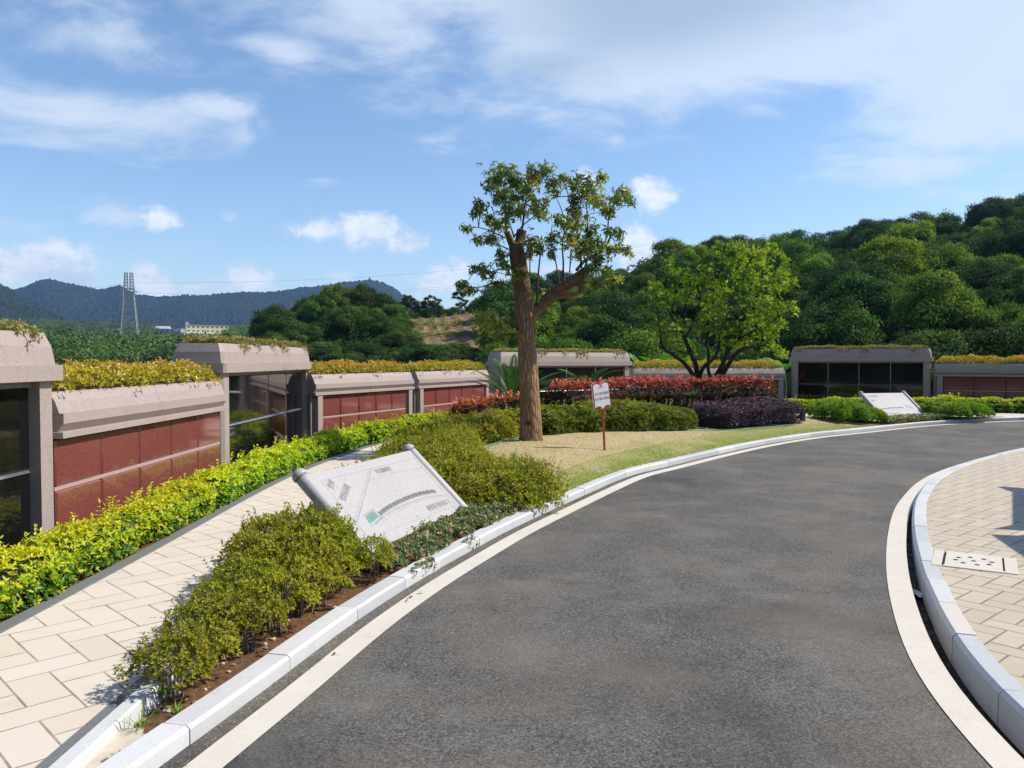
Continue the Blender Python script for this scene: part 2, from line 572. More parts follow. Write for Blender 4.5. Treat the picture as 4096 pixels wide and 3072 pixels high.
def asphalt():
    m, nt = new_mat('asphalt')
    co = nt.node('ShaderNodeNewGeometry').outputs['Position']
    v = nt.node('ShaderNodeTexVoronoi', {'Vector': co, 'Scale': 95.0})
    g = nt.node('ShaderNodeSeparateColor', {0: v.outputs['Color']}).outputs[0]
    n1 = nt.noise(co, 55.0, 4, 0.7)
    c = nt.ramp(nt.math('ADD', nt.math('MULTIPLY', g, 0.5), nt.math('MULTIPLY', n1, 0.5)),
                [(0.22, (0.026, 0.0255, 0.0245)), (0.45, (0.076, 0.0735, 0.069)), (0.7, (0.138, 0.132, 0.123)), (0.92, (0.29, 0.275, 0.25))])
    d = nt.noise(co, 0.55, 6, 0.62, 0.4)
    d2 = nt.noise(nt.vmath('ADD', co, (7, 3, 0)), 1.6, 5, 0.6)
    c = nt.mix(nt.maprange(d, 0.45, 0.68, 0, 0.62), c, (0.185, 0.155, 0.122))
    d4 = nt.noise(nt.vmath('ADD', co, (3, 41, 0)), 1.1, 8, 0.72, 0.2)
    c = nt.mix(nt.maprange(d4, 0.5, 0.78, 0, 0.4), c, (0.20, 0.18, 0.15))
    d3 = nt.noise(nt.vmath('ADD', co, (31, 13, 0)), 0.4, 5, 0.6, 0.6)
    c = nt.mix(nt.maprange(d3, 0.5, 0.7, 0, 0.55), c, (0.032, 0.031, 0.030))
    c = nt.mix(nt.maprange(d2, 0.5, 0.75, 0, 0.35), c, (0.20, 0.195, 0.18))
    fk = nt.noise(nt.vmath('MULTIPLY', co, (1, 1, 1)), 14.0, 6, 0.75)
    c = nt.mix(nt.maprange(fk, 0.70, 0.74, 0, 0.5), c, (0.25, 0.24, 0.21))
    finish(nt, Base_Color=c, Roughness=0.85, Specular_IOR_Level=0.25, Normal=nt.bump(nt.math('ADD', g, n1), 0.7, 0.006))
    return m


M['asphalt'] = asphalt()


def gutter_mat():
    m, nt = new_mat('wet_gutter')
    co = nt.node('ShaderNodeNewGeometry').outputs['Position']
    n = nt.noise(co, 14.0, 5, 0.7)
    c = nt.mix(nt.maprange(n, 0.55, 0.72, 0, 1), (0.010, 0.009, 0.008), (0.05, 0.042, 0.032))
    finish(nt, Base_Color=c, Roughness=nt.maprange(n, 0.4, 0.6, 0.45, 0.9), Specular_IOR_Level=0.15, Normal=nt.bump(n, 0.4, 0.01))
    return m


M['gutter'] = gutter_mat()


def soil_mat():
    m, nt = new_mat('bed_soil')
    co = nt.node('ShaderNodeNewGeometry').outputs['Position']
    n = nt.noise(co, 22.0, 6, 0.7)
    n2 = nt.noise(co, 3.0, 4, 0.6)
    c = nt.ramp(n, [(0.25, (0.055, 0.030, 0.017)), (0.5, (0.155, 0.082, 0.042)), (0.75, (0.27, 0.165, 0.095))])
    c = nt.mix(nt.maprange(n2, 0.45, 0.7, 0, 0.5), c, (0.10, 0.065, 0.04))
    finish(nt, Base_Color=c, Roughness=0.95, Specular_IOR_Level=0.1, Normal=nt.bump(n, 1.0, 0.03))
    return m


M['soil'] = soil_mat()


def lawn_mat():
    m, nt = new_mat('dry_lawn')
    co = nt.node('ShaderNodeNewGeometry').outputs['Position']
    n = nt.noise(co, 34.0, 5, 0.7)
    n2 = nt.noise(co, 0.9, 5, 0.6, 0.5)
    c = nt.ramp(n, [(0.25, (0.26, 0.20, 0.105)), (0.5, (0.42, 0.335, 0.195)), (0.8, (0.55, 0.455, 0.29))])
    c = nt.mix(nt.maprange(n2, 0.54, 0.70, 0, 0.65), c, (0.19, 0.19, 0.055))
    at = nt.node('ShaderNodeAttribute', attribute_name='tint').outputs['Fac']
    c = nt.mix(nt.math('MULTIPLY', nt.maprange(at, 0.2, 0.8, 0, 0.85), nt.maprange(n2, 0.32, 0.52, 0.25, 1)), c, (0.17, 0.215, 0.04))
    finish(nt, Base_Color=c, Roughness=0.95, Specular_IOR_Level=0.1, Normal=nt.bump(n, 0.8, 0.02))
    return m


M['lawn'] = lawn_mat()


def ground_mat(name, a, b, c3, scale):
    m, nt = new_mat(name)
    co = nt.node('ShaderNodeNewGeometry').outputs['Position']
    n = nt.noise(co, scale, 8, 0.65)
    n2 = nt.noise(co, scale * 0.13, 4, 0.6)
    v = nt.node('ShaderNodeTexVoronoi', {'Vector': co, 'Scale': scale * 1.6})
    f = nt.math('ADD', nt.math('MULTIPLY', n, 0.6), nt.math('MULTIPLY', v.outputs['Distance'], 0.5))
    c = nt.ramp(f, [(0.3, b), (0.55, a), (0.8, c3)])
    c = nt.mix(nt.maprange(n2, 0.4, 0.65, 0, 0.6), c, a)
    finish(nt, Base_Color=c, Roughness=0.95, Specular_IOR_Level=0.05, Normal=nt.bump(n, 1.0, 1.0))
    return m


M['plain'] = ground_mat('valley_ground', (0.045, 0.07, 0.02), (0.03, 0.05, 0.014), (0.09, 0.11, 0.04), 0.08)
M['hill'] = ground_mat('wooded_slope', (0.016, 0.03, 0.010), (0.010, 0.018, 0.006), (0.03, 0.05, 0.016), 0.5)
M['mount'] = ground_mat('far_forest', (0.015, 0.025, 0.012), (0.008, 0.014, 0.007), (0.028, 0.042, 0.018), 0.05)


def bark_mat(name, lo, mid, hi, sc=1.0):
    m, nt = new_mat(name)
    co = coords(nt)
    st = nt.vmath('MULTIPLY', co, (38 * sc, 38 * sc, 5.0 * sc))
    n = nt.noise(st, 1.0, 7, 0.62, 0.7)
    v = nt.node('ShaderNodeTexVoronoi', {'Vector': nt.vmath('MULTIPLY', co, (24 * sc, 24 * sc, 3.6 * sc)), 'Scale': 1.0}, feature='DISTANCE_TO_EDGE').outputs[0]
    h = nt.math('ADD', nt.math('MULTIPLY', nt.maprange(v, 0.0, 0.3, 0, 1), 0.55), nt.math('MULTIPLY', n, 0.6))
    c = nt.ramp(h, [(0.25, lo), (0.55, mid), (0.9, hi)])
    n2 = nt.noise(co, 1.3, 4, 0.6)
    c = nt.mix(nt.maprange(n2, 0.4, 0.7, 0, 0.4), c, tuple(x * 0.6 for x in mid))
    if name == 'camphor_bark':                                        # upper bark is darker and greyer; crown shade is painted into it too
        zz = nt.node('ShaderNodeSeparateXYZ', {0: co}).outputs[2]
        upper_dark = nt.maprange(nt.math('ADD', zz, nt.math('MULTIPLY', n2, 1.6)), 2.6, 4.4, 0, 0.55)
        c = nt.mix(upper_dark, c, (0.075, 0.052, 0.036))
    finish(nt, Base_Color=c, Roughness=0.9, Specular_IOR_Level=0.15, Normal=nt.bump(h, 1.0, 0.05))
    return m


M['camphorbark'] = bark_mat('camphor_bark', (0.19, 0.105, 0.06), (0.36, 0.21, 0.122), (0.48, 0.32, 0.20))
M['citrusbark'] = bark_mat('citrus_bark', (0.025, 0.02, 0.015), (0.07, 0.055, 0.042), (0.14, 0.12, 0.10))
M['forestbark'] = bark_mat('forest_bark', (0.03, 0.025, 0.02), (0.09, 0.075, 0.06), (0.16, 0.14, 0.12), 0.3)
M['palebark'] = bark_mat('pale_bark', (0.10, 0.09, 0.08), (0.26, 0.24, 0.21), (0.40, 0.38, 0.34), 0.3)

# leaf colours: (old .. young)
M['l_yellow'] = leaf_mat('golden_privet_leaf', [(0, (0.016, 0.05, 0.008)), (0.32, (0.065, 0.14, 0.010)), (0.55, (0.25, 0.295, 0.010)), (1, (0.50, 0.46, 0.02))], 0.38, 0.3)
M['l_gold'] = leaf_mat('planter_leaf', [(0, (0.05, 0.07, 0.010)), (0.3, (0.20, 0.18, 0.014)), (0.62, (0.42, 0.30, 0.024)), (0.88, (0.42, 0.17, 0.025)), (1, (0.62, 0.52, 0.30))], 0.42, 0.25)
M['l_pale'] = leaf_mat('trailing_leaf', [(0, (0.04, 0.05, 0.012)), (0.4, (0.15, 0.14, 0.04)), (0.7, (0.30, 0.24, 0.08)), (0.9, (0.44, 0.38, 0.22)), (1, (0.30, 0.13, 0.05))], 0.5, 0.22)
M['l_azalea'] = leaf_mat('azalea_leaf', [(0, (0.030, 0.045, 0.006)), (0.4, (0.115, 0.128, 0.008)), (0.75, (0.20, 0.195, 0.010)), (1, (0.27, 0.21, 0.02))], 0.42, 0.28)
M['l_clip'] = leaf_mat('clipped_azalea_leaf', [(0, (0.020, 0.045, 0.006)), (0.4, (0.062, 0.10, 0.008)), (0.8, (0.13, 0.155, 0.010)), (1, (0.20, 0.19, 0.02))], 0.45, 0.25)
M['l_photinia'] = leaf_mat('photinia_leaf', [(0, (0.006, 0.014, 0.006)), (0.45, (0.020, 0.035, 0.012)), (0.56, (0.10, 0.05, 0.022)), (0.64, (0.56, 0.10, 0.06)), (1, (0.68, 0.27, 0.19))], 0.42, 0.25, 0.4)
M['l_purple'] = leaf_mat('loropetalum_leaf', [(0, (0.010, 0.008, 0.014)), (0.5, (0.045, 0.022, 0.042)), (0.85, (0.095, 0.05, 0.075)), (1, (0.15, 0.08, 0.10))], 0.4, 0.15)
M['l_camphor'] = leaf_mat('camphor_leaf', [(0, (0.030, 0.052, 0.016)), (0.5, (0.085, 0.115, 0.026)), (0.85, (0.18, 0.20, 0.035)), (1, (0.27, 0.19, 0.04))], 0.28, 0.26, 0.6)
M['l_citrus'] = leaf_mat('citrus_leaf', [(0, (0.026, 0.07, 0.007)), (0.5, (0.085, 0.16, 0.010)), (0.85, (0.19, 0.27, 0.014)), (1, (0.29, 0.295, 0.025))], 0.3, 0.4, 0.55)
M['l_cycad'] = leaf_mat('cycad_leaf', [(0, (0.014, 0.042, 0.014)), (0.6, (0.04, 0.095, 0.020)), (1, (0.10, 0.15, 0.03))], 0.6, 0.2, 0.15)
M['l_sumac'] = leaf_mat('sumac_leaf', [(0, (0.05, 0.14, 0.012)), (0.6, (0.13, 0.30, 0.02)), (1, (0.24, 0.40, 0.03))], 0.4, 0.4)
M['l_juniper'] = leaf_mat('juniper_leaf', [(0, (0.026, 0.07, 0.014)), (0.55, (0.085, 0.16, 0.022)), (0.85, (0.17, 0.23, 0.022)), (1, (0.28, 0.27, 0.02))], 0.5, 0.2)
M['l_jasmine'] = leaf_mat('jasmine_leaf', [(0, (0.03, 0.055, 0.02)), (0.5, (0.085, 0.12, 0.045)), (0.8, (0.19, 0.20, 0.10)), (0.93, (0.62, 0.56, 0.44)), (1, (0.48, 0.15, 0.10))], 0.45, 0.2)
M['l_weed'] = leaf_mat('weed_leaf', [(0, (0.05, 0.13, 0.015)), (0.6, (0.13, 0.24, 0.02)), (1, (0.27, 0.31, 0.06))], 0.4, 0.35)
M['l_grass'] = leaf_mat('grass_blade', [(0, (0.22, 0.15, 0.07)), (0.5, (0.46, 0.36, 0.20)), (0.7, (0.30, 0.29, 0.09)), (1, (0.13, 0.20, 0.025))], 0.6, 0.25)
F0 = [(0, (0.010, 0.023, 0.006)), (0.5, (0.028, 0.058, 0.011)), (1, (0.065, 0.11, 0.017))]
M['l_forest_a'] = leaf_mat('forest_leaf_dark', F0, 0.5, 0.2)
M['l_forest_b'] = leaf_mat('forest_leaf_mid', [(0, (0.014, 0.034, 0.006)), (0.5, (0.045, 0.085, 0.012)), (1, (0.095, 0.15, 0.019))], 0.5, 0.25)
M['l_forest_c'] = leaf_mat('forest_leaf_fresh', [(0, (0.024, 0.050, 0.007)), (0.5, (0.075, 0.12, 0.013)), (1, (0.15, 0.19, 0.02))], 0.5, 0.3)
M['l_bamboo'] = leaf_mat('bamboo_leaf', [(0, (0.020, 0.042, 0.010)), (0.5, (0.055, 0.095, 0.020)), (1, (0.12, 0.165, 0.04))], 0.5, 0.25)
M['l_valley'] = leaf_mat('valley_leaf', [(0, (0.012, 0.026, 0.009)), (0.5, (0.032, 0.058, 0.016)), (1, (0.07, 0.105, 0.028))], 0.5, 0.2)


# ------------------------------------------------------------------ leaves
def unit(a):
    return a / np.maximum(np.linalg.norm(a, axis=-1, keepdims=True), 1e-9)


def leaf_quads(P, D, U, L, W, curl=0.15, fold=0.12):
    """one folded leaf (a diamond of two triangles) per point; P base, D along, U face normal (roughly)"""
    D = unit(D)
    S = unit(np.cross(D, U))
    U = np.cross(S, D)
    L = np.broadcast_to(np.asarray(L, float), (len(P),))[:, None]
    W = np.broadcast_to(np.asarray(W, float), (len(P),))[:, None]
    mid = P + D * L * 0.45 + U * W * fold
    tip = P + D * L - U * L * curl
    V = np.stack([P, mid + S * W * 0.5, tip, mid - S * W * 0.5], 1).reshape(-1, 3)
    return V


class Leaves:
    def __init__(s):
        s.V = []
        s.t = []

    def add(s, V, t):
        s.V.append(V)
        s.t.append(np.asarray(t))

    def rosettes(s, P, A, k, L, W, t, open_=1.05, jit=0.3, curl=0.15):
        """k leaves round the axis A at every point P"""
        n = len(P)
        A = unit(A)
        ref = unit(RNG.normal(size=(n, 3)))
        E1 = unit(np.cross(A, ref))
        E2 = np.cross(A, E1)
        for q in range(k):
            ph = 2 * np.pi * (q / k) + RNG.uniform(-0.4, 0.4, n)
            op = open_ + RNG.normal(0, jit, n)
            rad = E1 * np.cos(ph)[:, None] + E2 * np.sin(ph)[:, None]
            D = A * np.cos(op)[:, None] + rad * np.sin(op)[:, None]
            U = A * np.sin(op)[:, None] - rad * np.cos(op)[:, None]
            l = L * RNG.uniform(0.7, 1.25, n)
            s.add(leaf_quads(P, D, U, l, W * RNG.uniform(0.8, 1.2, n), curl), np.clip(t + RNG.normal(0, 0.10, n), 0, 1))

    def scatter(s, P, N, L, W, t, up=0.5, spread=0.9, curl=0.15, droop=0.0):
        n = len(P)
        D = unit(RNG.normal(size=(n, 3)) * spread + N * 0.6 + np.array([0, 0, up - droop]))
        U = unit(N + RNG.normal(size=(n, 3)) * 0.5 + np.array([0, 0, 0.4]))
        s.add(leaf_quads(P, D, U, L * RNG.uniform(0.7, 1.3, n), W * RNG.uniform(0.75, 1.25, n), curl), t)

    def mesh(s, name, mat, extra=None):
        V = np.concatenate(s.V)
        t = np.concatenate(s.t)
        F = np.arange(len(V), dtype=np.int32).reshape(-1, 4)
        mats = [mat]
        midx = np.zeros(len(F), int)
        if extra is not None:
            EV, EF, em = extra
            F = np.concatenate([F, np.asarray(EF, dtype=np.int32) + len(V)])
            V = np.concatenate([V, np.asarray(EV, float)])
            t = np.concatenate([t, np.full(len(EF), 0.5)])
            midx = np.concatenate([midx, np.ones(len(EF), int)])
            mats.append(em)
        return np_mesh(name, V, F, mats, midx, t)


# ------------------------------------------------------------------ curves in plan
def crom(pts, step):
    """Catmull-Rom through pts, resampled at about 'step'"""
    P = np.array(pts, float)
    P = np.vstack([2 * P[0] - P[1], P, 2 * P[-1] - P[-2]])
    out = []
    for i in range(1, len(P) - 2):
        n = max(2, int(np.linalg.norm(P[i + 1] - P[i]) / step) + 1)
        for k in range(n):
            t = k / n
            p0, p1, p2, p3 = P[i - 1], P[i], P[i + 1], P[i + 2]
            out.append(0.5 * ((2 * p1) + (-p0 + p2) * t + (2 * p0 - 5 * p1 + 4 * p2 - p3) * t * t + (-p0 + 3 * p1 - 3 * p2 + p3) * t ** 3))
    out.append(P[-2])
    return resample(np.array(out), step)


def resample(P, step=None, n=None):
    d = np.concatenate([[0], np.cumsum(np.linalg.norm(np.diff(P, axis=0), axis=1))])
    n = n or max(2, int(round(d[-1] / step)) + 1)
    q = np.linspace(0, d[-1], n)
    return np.stack([np.interp(q, d, P[:, k]) for k in range(P.shape[1])], 1)


def left_normal(P):
    T = np.gradient(P, axis=0)
    T = unit(T)
    return np.stack([-T[:, 1], T[:, 0]], 1)


def off(P, o):
    o = np.asarray(o)
    return P + left_normal(P) * (o[:, None] if o.ndim else o)


def relax(P, it):
    P = P.copy()
    for _ in range(it):
        P[1:-1] = (P[:-2] + 2 * P[1:-1] + P[2:]) / 4
    return P


def loft(name, curves, zs, mat, parent=None, tint=None):
    """surface through a list of plan curves of equal length; zs: heights (number or array) per curve, above the local level"""
    n = len(curves[0])
    V = []
    for c, z in zip(curves, zs):
        z = np.broadcast_to(np.asarray(z, float), (n,))
        V.append(np.column_stack([c, z + np.array([zg(a) for a in c[:, 0]])]))
    V = np.concatenate(V)
    F = []
    for k in range(len(curves) - 1):
        i = np.arange(n - 1)
        F.append(np.stack([k * n + i, k * n + i + 1, (k + 1) * n + i + 1, (k + 1) * n + i], 1))
    F = np.concatenate(F)
    # make the faces look up
    a, b, c = V[F[:, 0]], V[F[:, 1]], V[F[:, 2]]
    if np.cross(b - a, c - a)[:, 2].mean() < 0:
        F = F[:, ::-1]
    me = np_mesh(name, V, F, mat, None, tint if tint is None else np.broadcast_to(tint, (len(F),)))
    return link_mesh(name, me, parent)


def sweep_stones(name, P, prof, mat, lens, gap=0.006, seed=1):
    """profile (offset to the left, z) run along P in separate stones with open joints"""
    rnd = random.Random(seed)
    d = np.concatenate([[0], np.cumsum(np.linalg.norm(np.diff(P, axis=0), axis=1))])
    mb = MB()
    s = 0.0
    while s < d[-1] - 0.3:
        l = rnd.uniform(*lens)
        q = np.linspace(s + gap / 2, min(s + l - gap / 2, d[-1]), max(2, int(l / 0.22)))
        pts = np.stack([np.interp(q, d, P[:, 0]), np.interp(q, d, P[:, 1])], 1)
        nn = left_normal(pts)
        vs = []
        dz = rnd.uniform(-0.003, 0.003)
        do = rnd.uniform(-0.003, 0.003)
        for p, nv in zip(pts, nn):
            for o, z in prof:
                x, y = p + nv * (o + do)
                vs.append((x, y, z + dz + zg(x)))
        m = len(prof)
        fs = []
        for i in range(len(pts) - 1):
            for k in range(m - 1):
                fs.append((i * m + k, i * m + k + 1, (i + 1) * m + k + 1, (i + 1) * m + k))
        fs += [tuple(range(m)), tuple(range(len(vs) - 1, len(vs) - m - 1, -1))]
        t = rnd.choice([0.1, 0.25, 0.4, 0.45, 0.5, 0.55, 0.6, 0.7, 0.8]) if rnd.random() < 0.94 else 1.0
        mb.add(vs, fs, 0, t)
        s += l
    return tag(mb.build(name, mat), kind='structure')


# measured on the photograph, turned into ground points
K_px = [(502, 3072), (712, 2923), (1024, 2714), (1359, 2468), (1609, 2311), (1767, 2223), (1910, 2149), (2067, 2070), (2500, 1885), (2634, 1853), (2875, 1797),
        (3072, 1758), (3282, 1728), (3524, 1704.6), (3715, 1686), (4096, 1667.6)]
K_pts = [(-2.3, -3.0), (-2.28, 0.0), (-2.12, 2.0)] + [G(a, b, 0.1) for a, b in K_px] + [(20, 24.3), (27, 22.0), (36, 17.5)]
K = relax(crom(K_pts, 0.25), 6)                                     # top front edge of the left kerb
B_px = [(4096, 2770), (3974, 2635), (3890, 2523), (3854, 2468), (3802, 2365), (3780, 2339), (3734, 2214), (3713, 2140), (3704, 2070), (3706, 2001), (3771, 1908), (3905, 1848), (4096, 1797)]
B_pts = [(2.75, -3.0), (2.70, 0.0), (2.74, 2.6)] + [G(a, b, 0.1) for a, b in B_px] + [(13.5, 18.2), (18, 19), (25, 17.5), (33, 13)]
B2 = relax(crom(B_pts, 0.25), 10)                                   # back edge of the right kerb

# ground under everything
gm = MB()
gm.add([(-4500, -400, -0.45), (4500, -400, -0.45), (4500, 3600, -0.45), (-4500, 3600, -0.45)], [(0, 1, 2, 3)])
tag(gm.build('ground', M['plain']), kind='structure')

# road
nB = len(B2)
sB = np.linspace(0, 1, nB)
gut = 0.15 * np.clip((11.8 - B2[:, 1]) / 8.0, 0, 1) + 0.0
gut[B2[:, 1] > 12] = 0
gut[nB // 2:] = np.where(B2[nB // 2:, 0] > 7.5, 0, gut[nB // 2:])
R_in = off(B2, 0.158 + gut)
R_out = off(B2, 0.158 + gut + 0.19)
NR = 150
cl, cr = resample(off(K, -0.005), n=NR), resample(off(B2, 0.158 + gut + 0.02), n=NR)
road = loft('road', [cl * (1 - t) + cr * t for t in np.linspace(0, 1, 9)], [0.0] * 9, M['asphalt'])
tag(road, kind='structure')
# stone bands set in the road along both kerbs
tag(loft('road_edge_strip', [off(K, -0.135), off(K, -0.325)], [0.005, 0.005], M['strip']), kind='structure')
tag(loft('road_edge_strip', [R_in, R_in, R_out], [-0.2, 0.006, 0.006], M['strip']), kind='structure')
# open gutter between band and kerb
tag(loft('gutter', [off(B2, 0.15), off(B2, 0.165 + gut)], [-0.12, -0.12], M['gutter']), kind='structure')
# kerbs
prof_l = [(-0.018, -0.3), (-0.016, 0.083), (0.004, 0.1), (0.142, 0.1), (0.15, 0.092), (0.15, -0.3)]
sweep_stones('kerb', K[6:], prof_l, M['kerb'], (0.72, 1.08), seed=4)
prof_r = [(0.0, -0.3), (0.0, 0.094), (0.006, 0.1), (0.125, 0.1), (0.152, 0.075), (0.158, -0.3)]
sweep_stones('kerb', B2[6:], prof_r, M['kerb'], (0.7, 1.0), seed=9)
# plaza on the right
nrm = left_normal(B2)
C0 = off(B2, 0.002)
PL = [C0 + (np.array([14.0, -2.0]) * t)[None, :] * np.ones((nB, 1)) for t in (0, 0.25, 0.5, 0.75, 1)]
tag(loft('plaza_paving', PL, [0.094] * 5, M['plaza']), kind='structure')

# footpath along the wall
P_out_pts = [(-3.55, -2), (-3.55, 4), (-3.56, 8), (-3.62, 11), (-3.58, 13.4), (-3.30, 16.2), (-2.88, 18.5), (-2.05, 21.0), (-0.85, 23.5), (0.6, 25.6), (2.6, 27.0), (5, 28.0),
             (8, 28.4), (10.4, 28.2), (13, 27.1), (16.1, 25.3), (20, 23.6), (27, 21)]
P_in_pts = [(-2.22, -2), (-2.22, 4), (-2.22, 8), (-2.25, 11), (-2.22, 13.4), (-2.05, 15.9), (-1.72, 18.1), (-0.95, 20.4), (0.2, 22.7), (1.4, 24.4), (3.1, 25.7), (5.3, 26.6),
            (8.1, 27.0), (10.2, 26.7), (12.4, 25.4), (14.1, 24.4), (14.6, 24.1), (14.8, 24.0)]
P_out = relax(crom(P_out_pts, 0.25), 8)
P_in = relax(crom(P_in_pts, 0.25), 8)
NP = 160
po, pi_ = resample(P_out, n=NP), resample(P_in, n=NP)
tag(loft('footpath', [po * (1 - t) + pi_ * t for t in np.linspace(0, 1, 5)], [0.1] * 5, M['path']), kind='structure')
fe = np.array([(14.8, 24.0), (15.8, 24.05), (20, 23.0), (27, 20.5)])
fk = np.array([(14.6, 24.6), (16.1, 25.3), (20, 24.6), (27, 22.5)])
tag(loft('footpath', [resample(fe, n=30), resample(fk, n=30)], [0.097, 0.097], M['path']), kind='structure')
tag(loft('path_edging', [off(P_out, 0.13), off(P_out, 0.12), off(P_out, 0.0), off(P_out, -0.004)], [0.0, 0.112, 0.112, 0.0], M['slate']), kind='structure')
tag(loft('planting_bed', [off(P_out, 0.125), off(P_out, 0.8), off(P_out, 1.9), off(P_out, 3.2)], [0.085, 0.10, 0.10, 0.02], M['soil']), kind='structure')
# inner edging of the path: slate strip and low white kerb
pe = P_in[(P_in[:, 1] > -1) & (P_in[:, 1] < 26.8) & (P_in[:, 0] < 6)]
tag(loft('path_edging', [off(pe, 0.003), off(pe, 0.0), off(pe, -0.085), off(pe, -0.087)], [0.0, 0.106, 0.106, 0.0], M['slate']), kind='structure')
prof_i = [(-0.09, -0.2), (-0.09, 0.128), (-0.098, 0.134), (-0.175, 0.134), (-0.185, 0.122), (-0.20, 0.02), (-0.20, -0.2)]
sweep_stones('inner_kerb', pe, prof_i, M['kerb'], (0.75, 1.0), seed=3)

# island between path and road
kb = off(K, 0.145)
kb = kb[(kb[:, 1] > 3.0) & (kb[:, 0] < 14.9)]
pib = off(P_in, -0.19)
pib = pib[(pib[:, 1] > 3.0)]
NI, NT_ = 180, 15
ka, pa = resample(kb, n=NI), resample(pib, n=NI)


def isl_h(i, t):
    s = i / (NI - 1)
    e = smooth01((s - 0.22) / 0.2) * (1 - smooth01((s - 0.72) / 0.2))
    edge = 0.03 + 0.05 * smooth01((s - 0.1) / 0.2)
    return edge + (0.24 * e + 0.03) * math.sin(math.pi * min(1, max(0, t))) ** 0.8


ISL = np.zeros((NI, NT_, 3))
for i in range(NI):
    for j in range(NT_):
        t = j / (NT_ - 1)
        p = ka[i] * (1 - t) + pa[i] * t
        ISL[i, j] = (p[0], p[1], isl_h(i, t) + zg(p[0]) + (0.012 * mnoise.noise(Vector((p[0] * 1.1, p[1] * 1.1, 0))) if 0 < j < NT_ - 1 else 0))
ISLF = ISL.reshape(-1, 3)


def gz(x, y):
    """ground height on the island"""
    d2 = (ISLF[:, 0] - x) ** 2 + (ISLF[:, 1] - y) ** 2
    k = np.argsort(d2)[:4]
    w = 1 / (d2[k] + 1e-3)
    return float((ISLF[k, 2] * w).sum() / w.sum())


def isl_part(name, i0, i1, mat):
    V = ISL[i0:i1].reshape(-1, 3)
    n = i1 - i0
    F, T = [], []
    for i in range(n - 1):
        for j in range(NT_ - 1):
            F.append((i * NT_ + j, (i + 1) * NT_ + j, (i + 1) * NT_ + j + 1, i * NT_ + j + 1))
            T.append(max(0.0, 1 - j / 3.0))
    me = np_mesh(name, V, np.array(F), mat, None, np.array(T), True)
    o = link_mesh(name, me)
    return tag(o, kind='structure')


I_SPLIT = int(np.argmin(np.abs(ka[:, 1] - 10.4)))
isl_part('bed_soil', 0, I_SPLIT + 1, M['soil'])
isl_part('lawn', I_SPLIT, NI, M['lawn'])
# mortar at the wedge's tip
mt = MB()
mt.add([(-2.03, 2.9, 0.05), (-1.97, 2.9, 0.05), (-1.87, 3.95, 0.075), (-1.92, 4.12, 0.08), (-2.03, 4.1, 0.085)], [(0, 1, 2, 3, 4)])
tag(mt.build('mortar_bed', plain('mortar', (0.50, 0.44, 0.36), 0.85)), kind='structure')

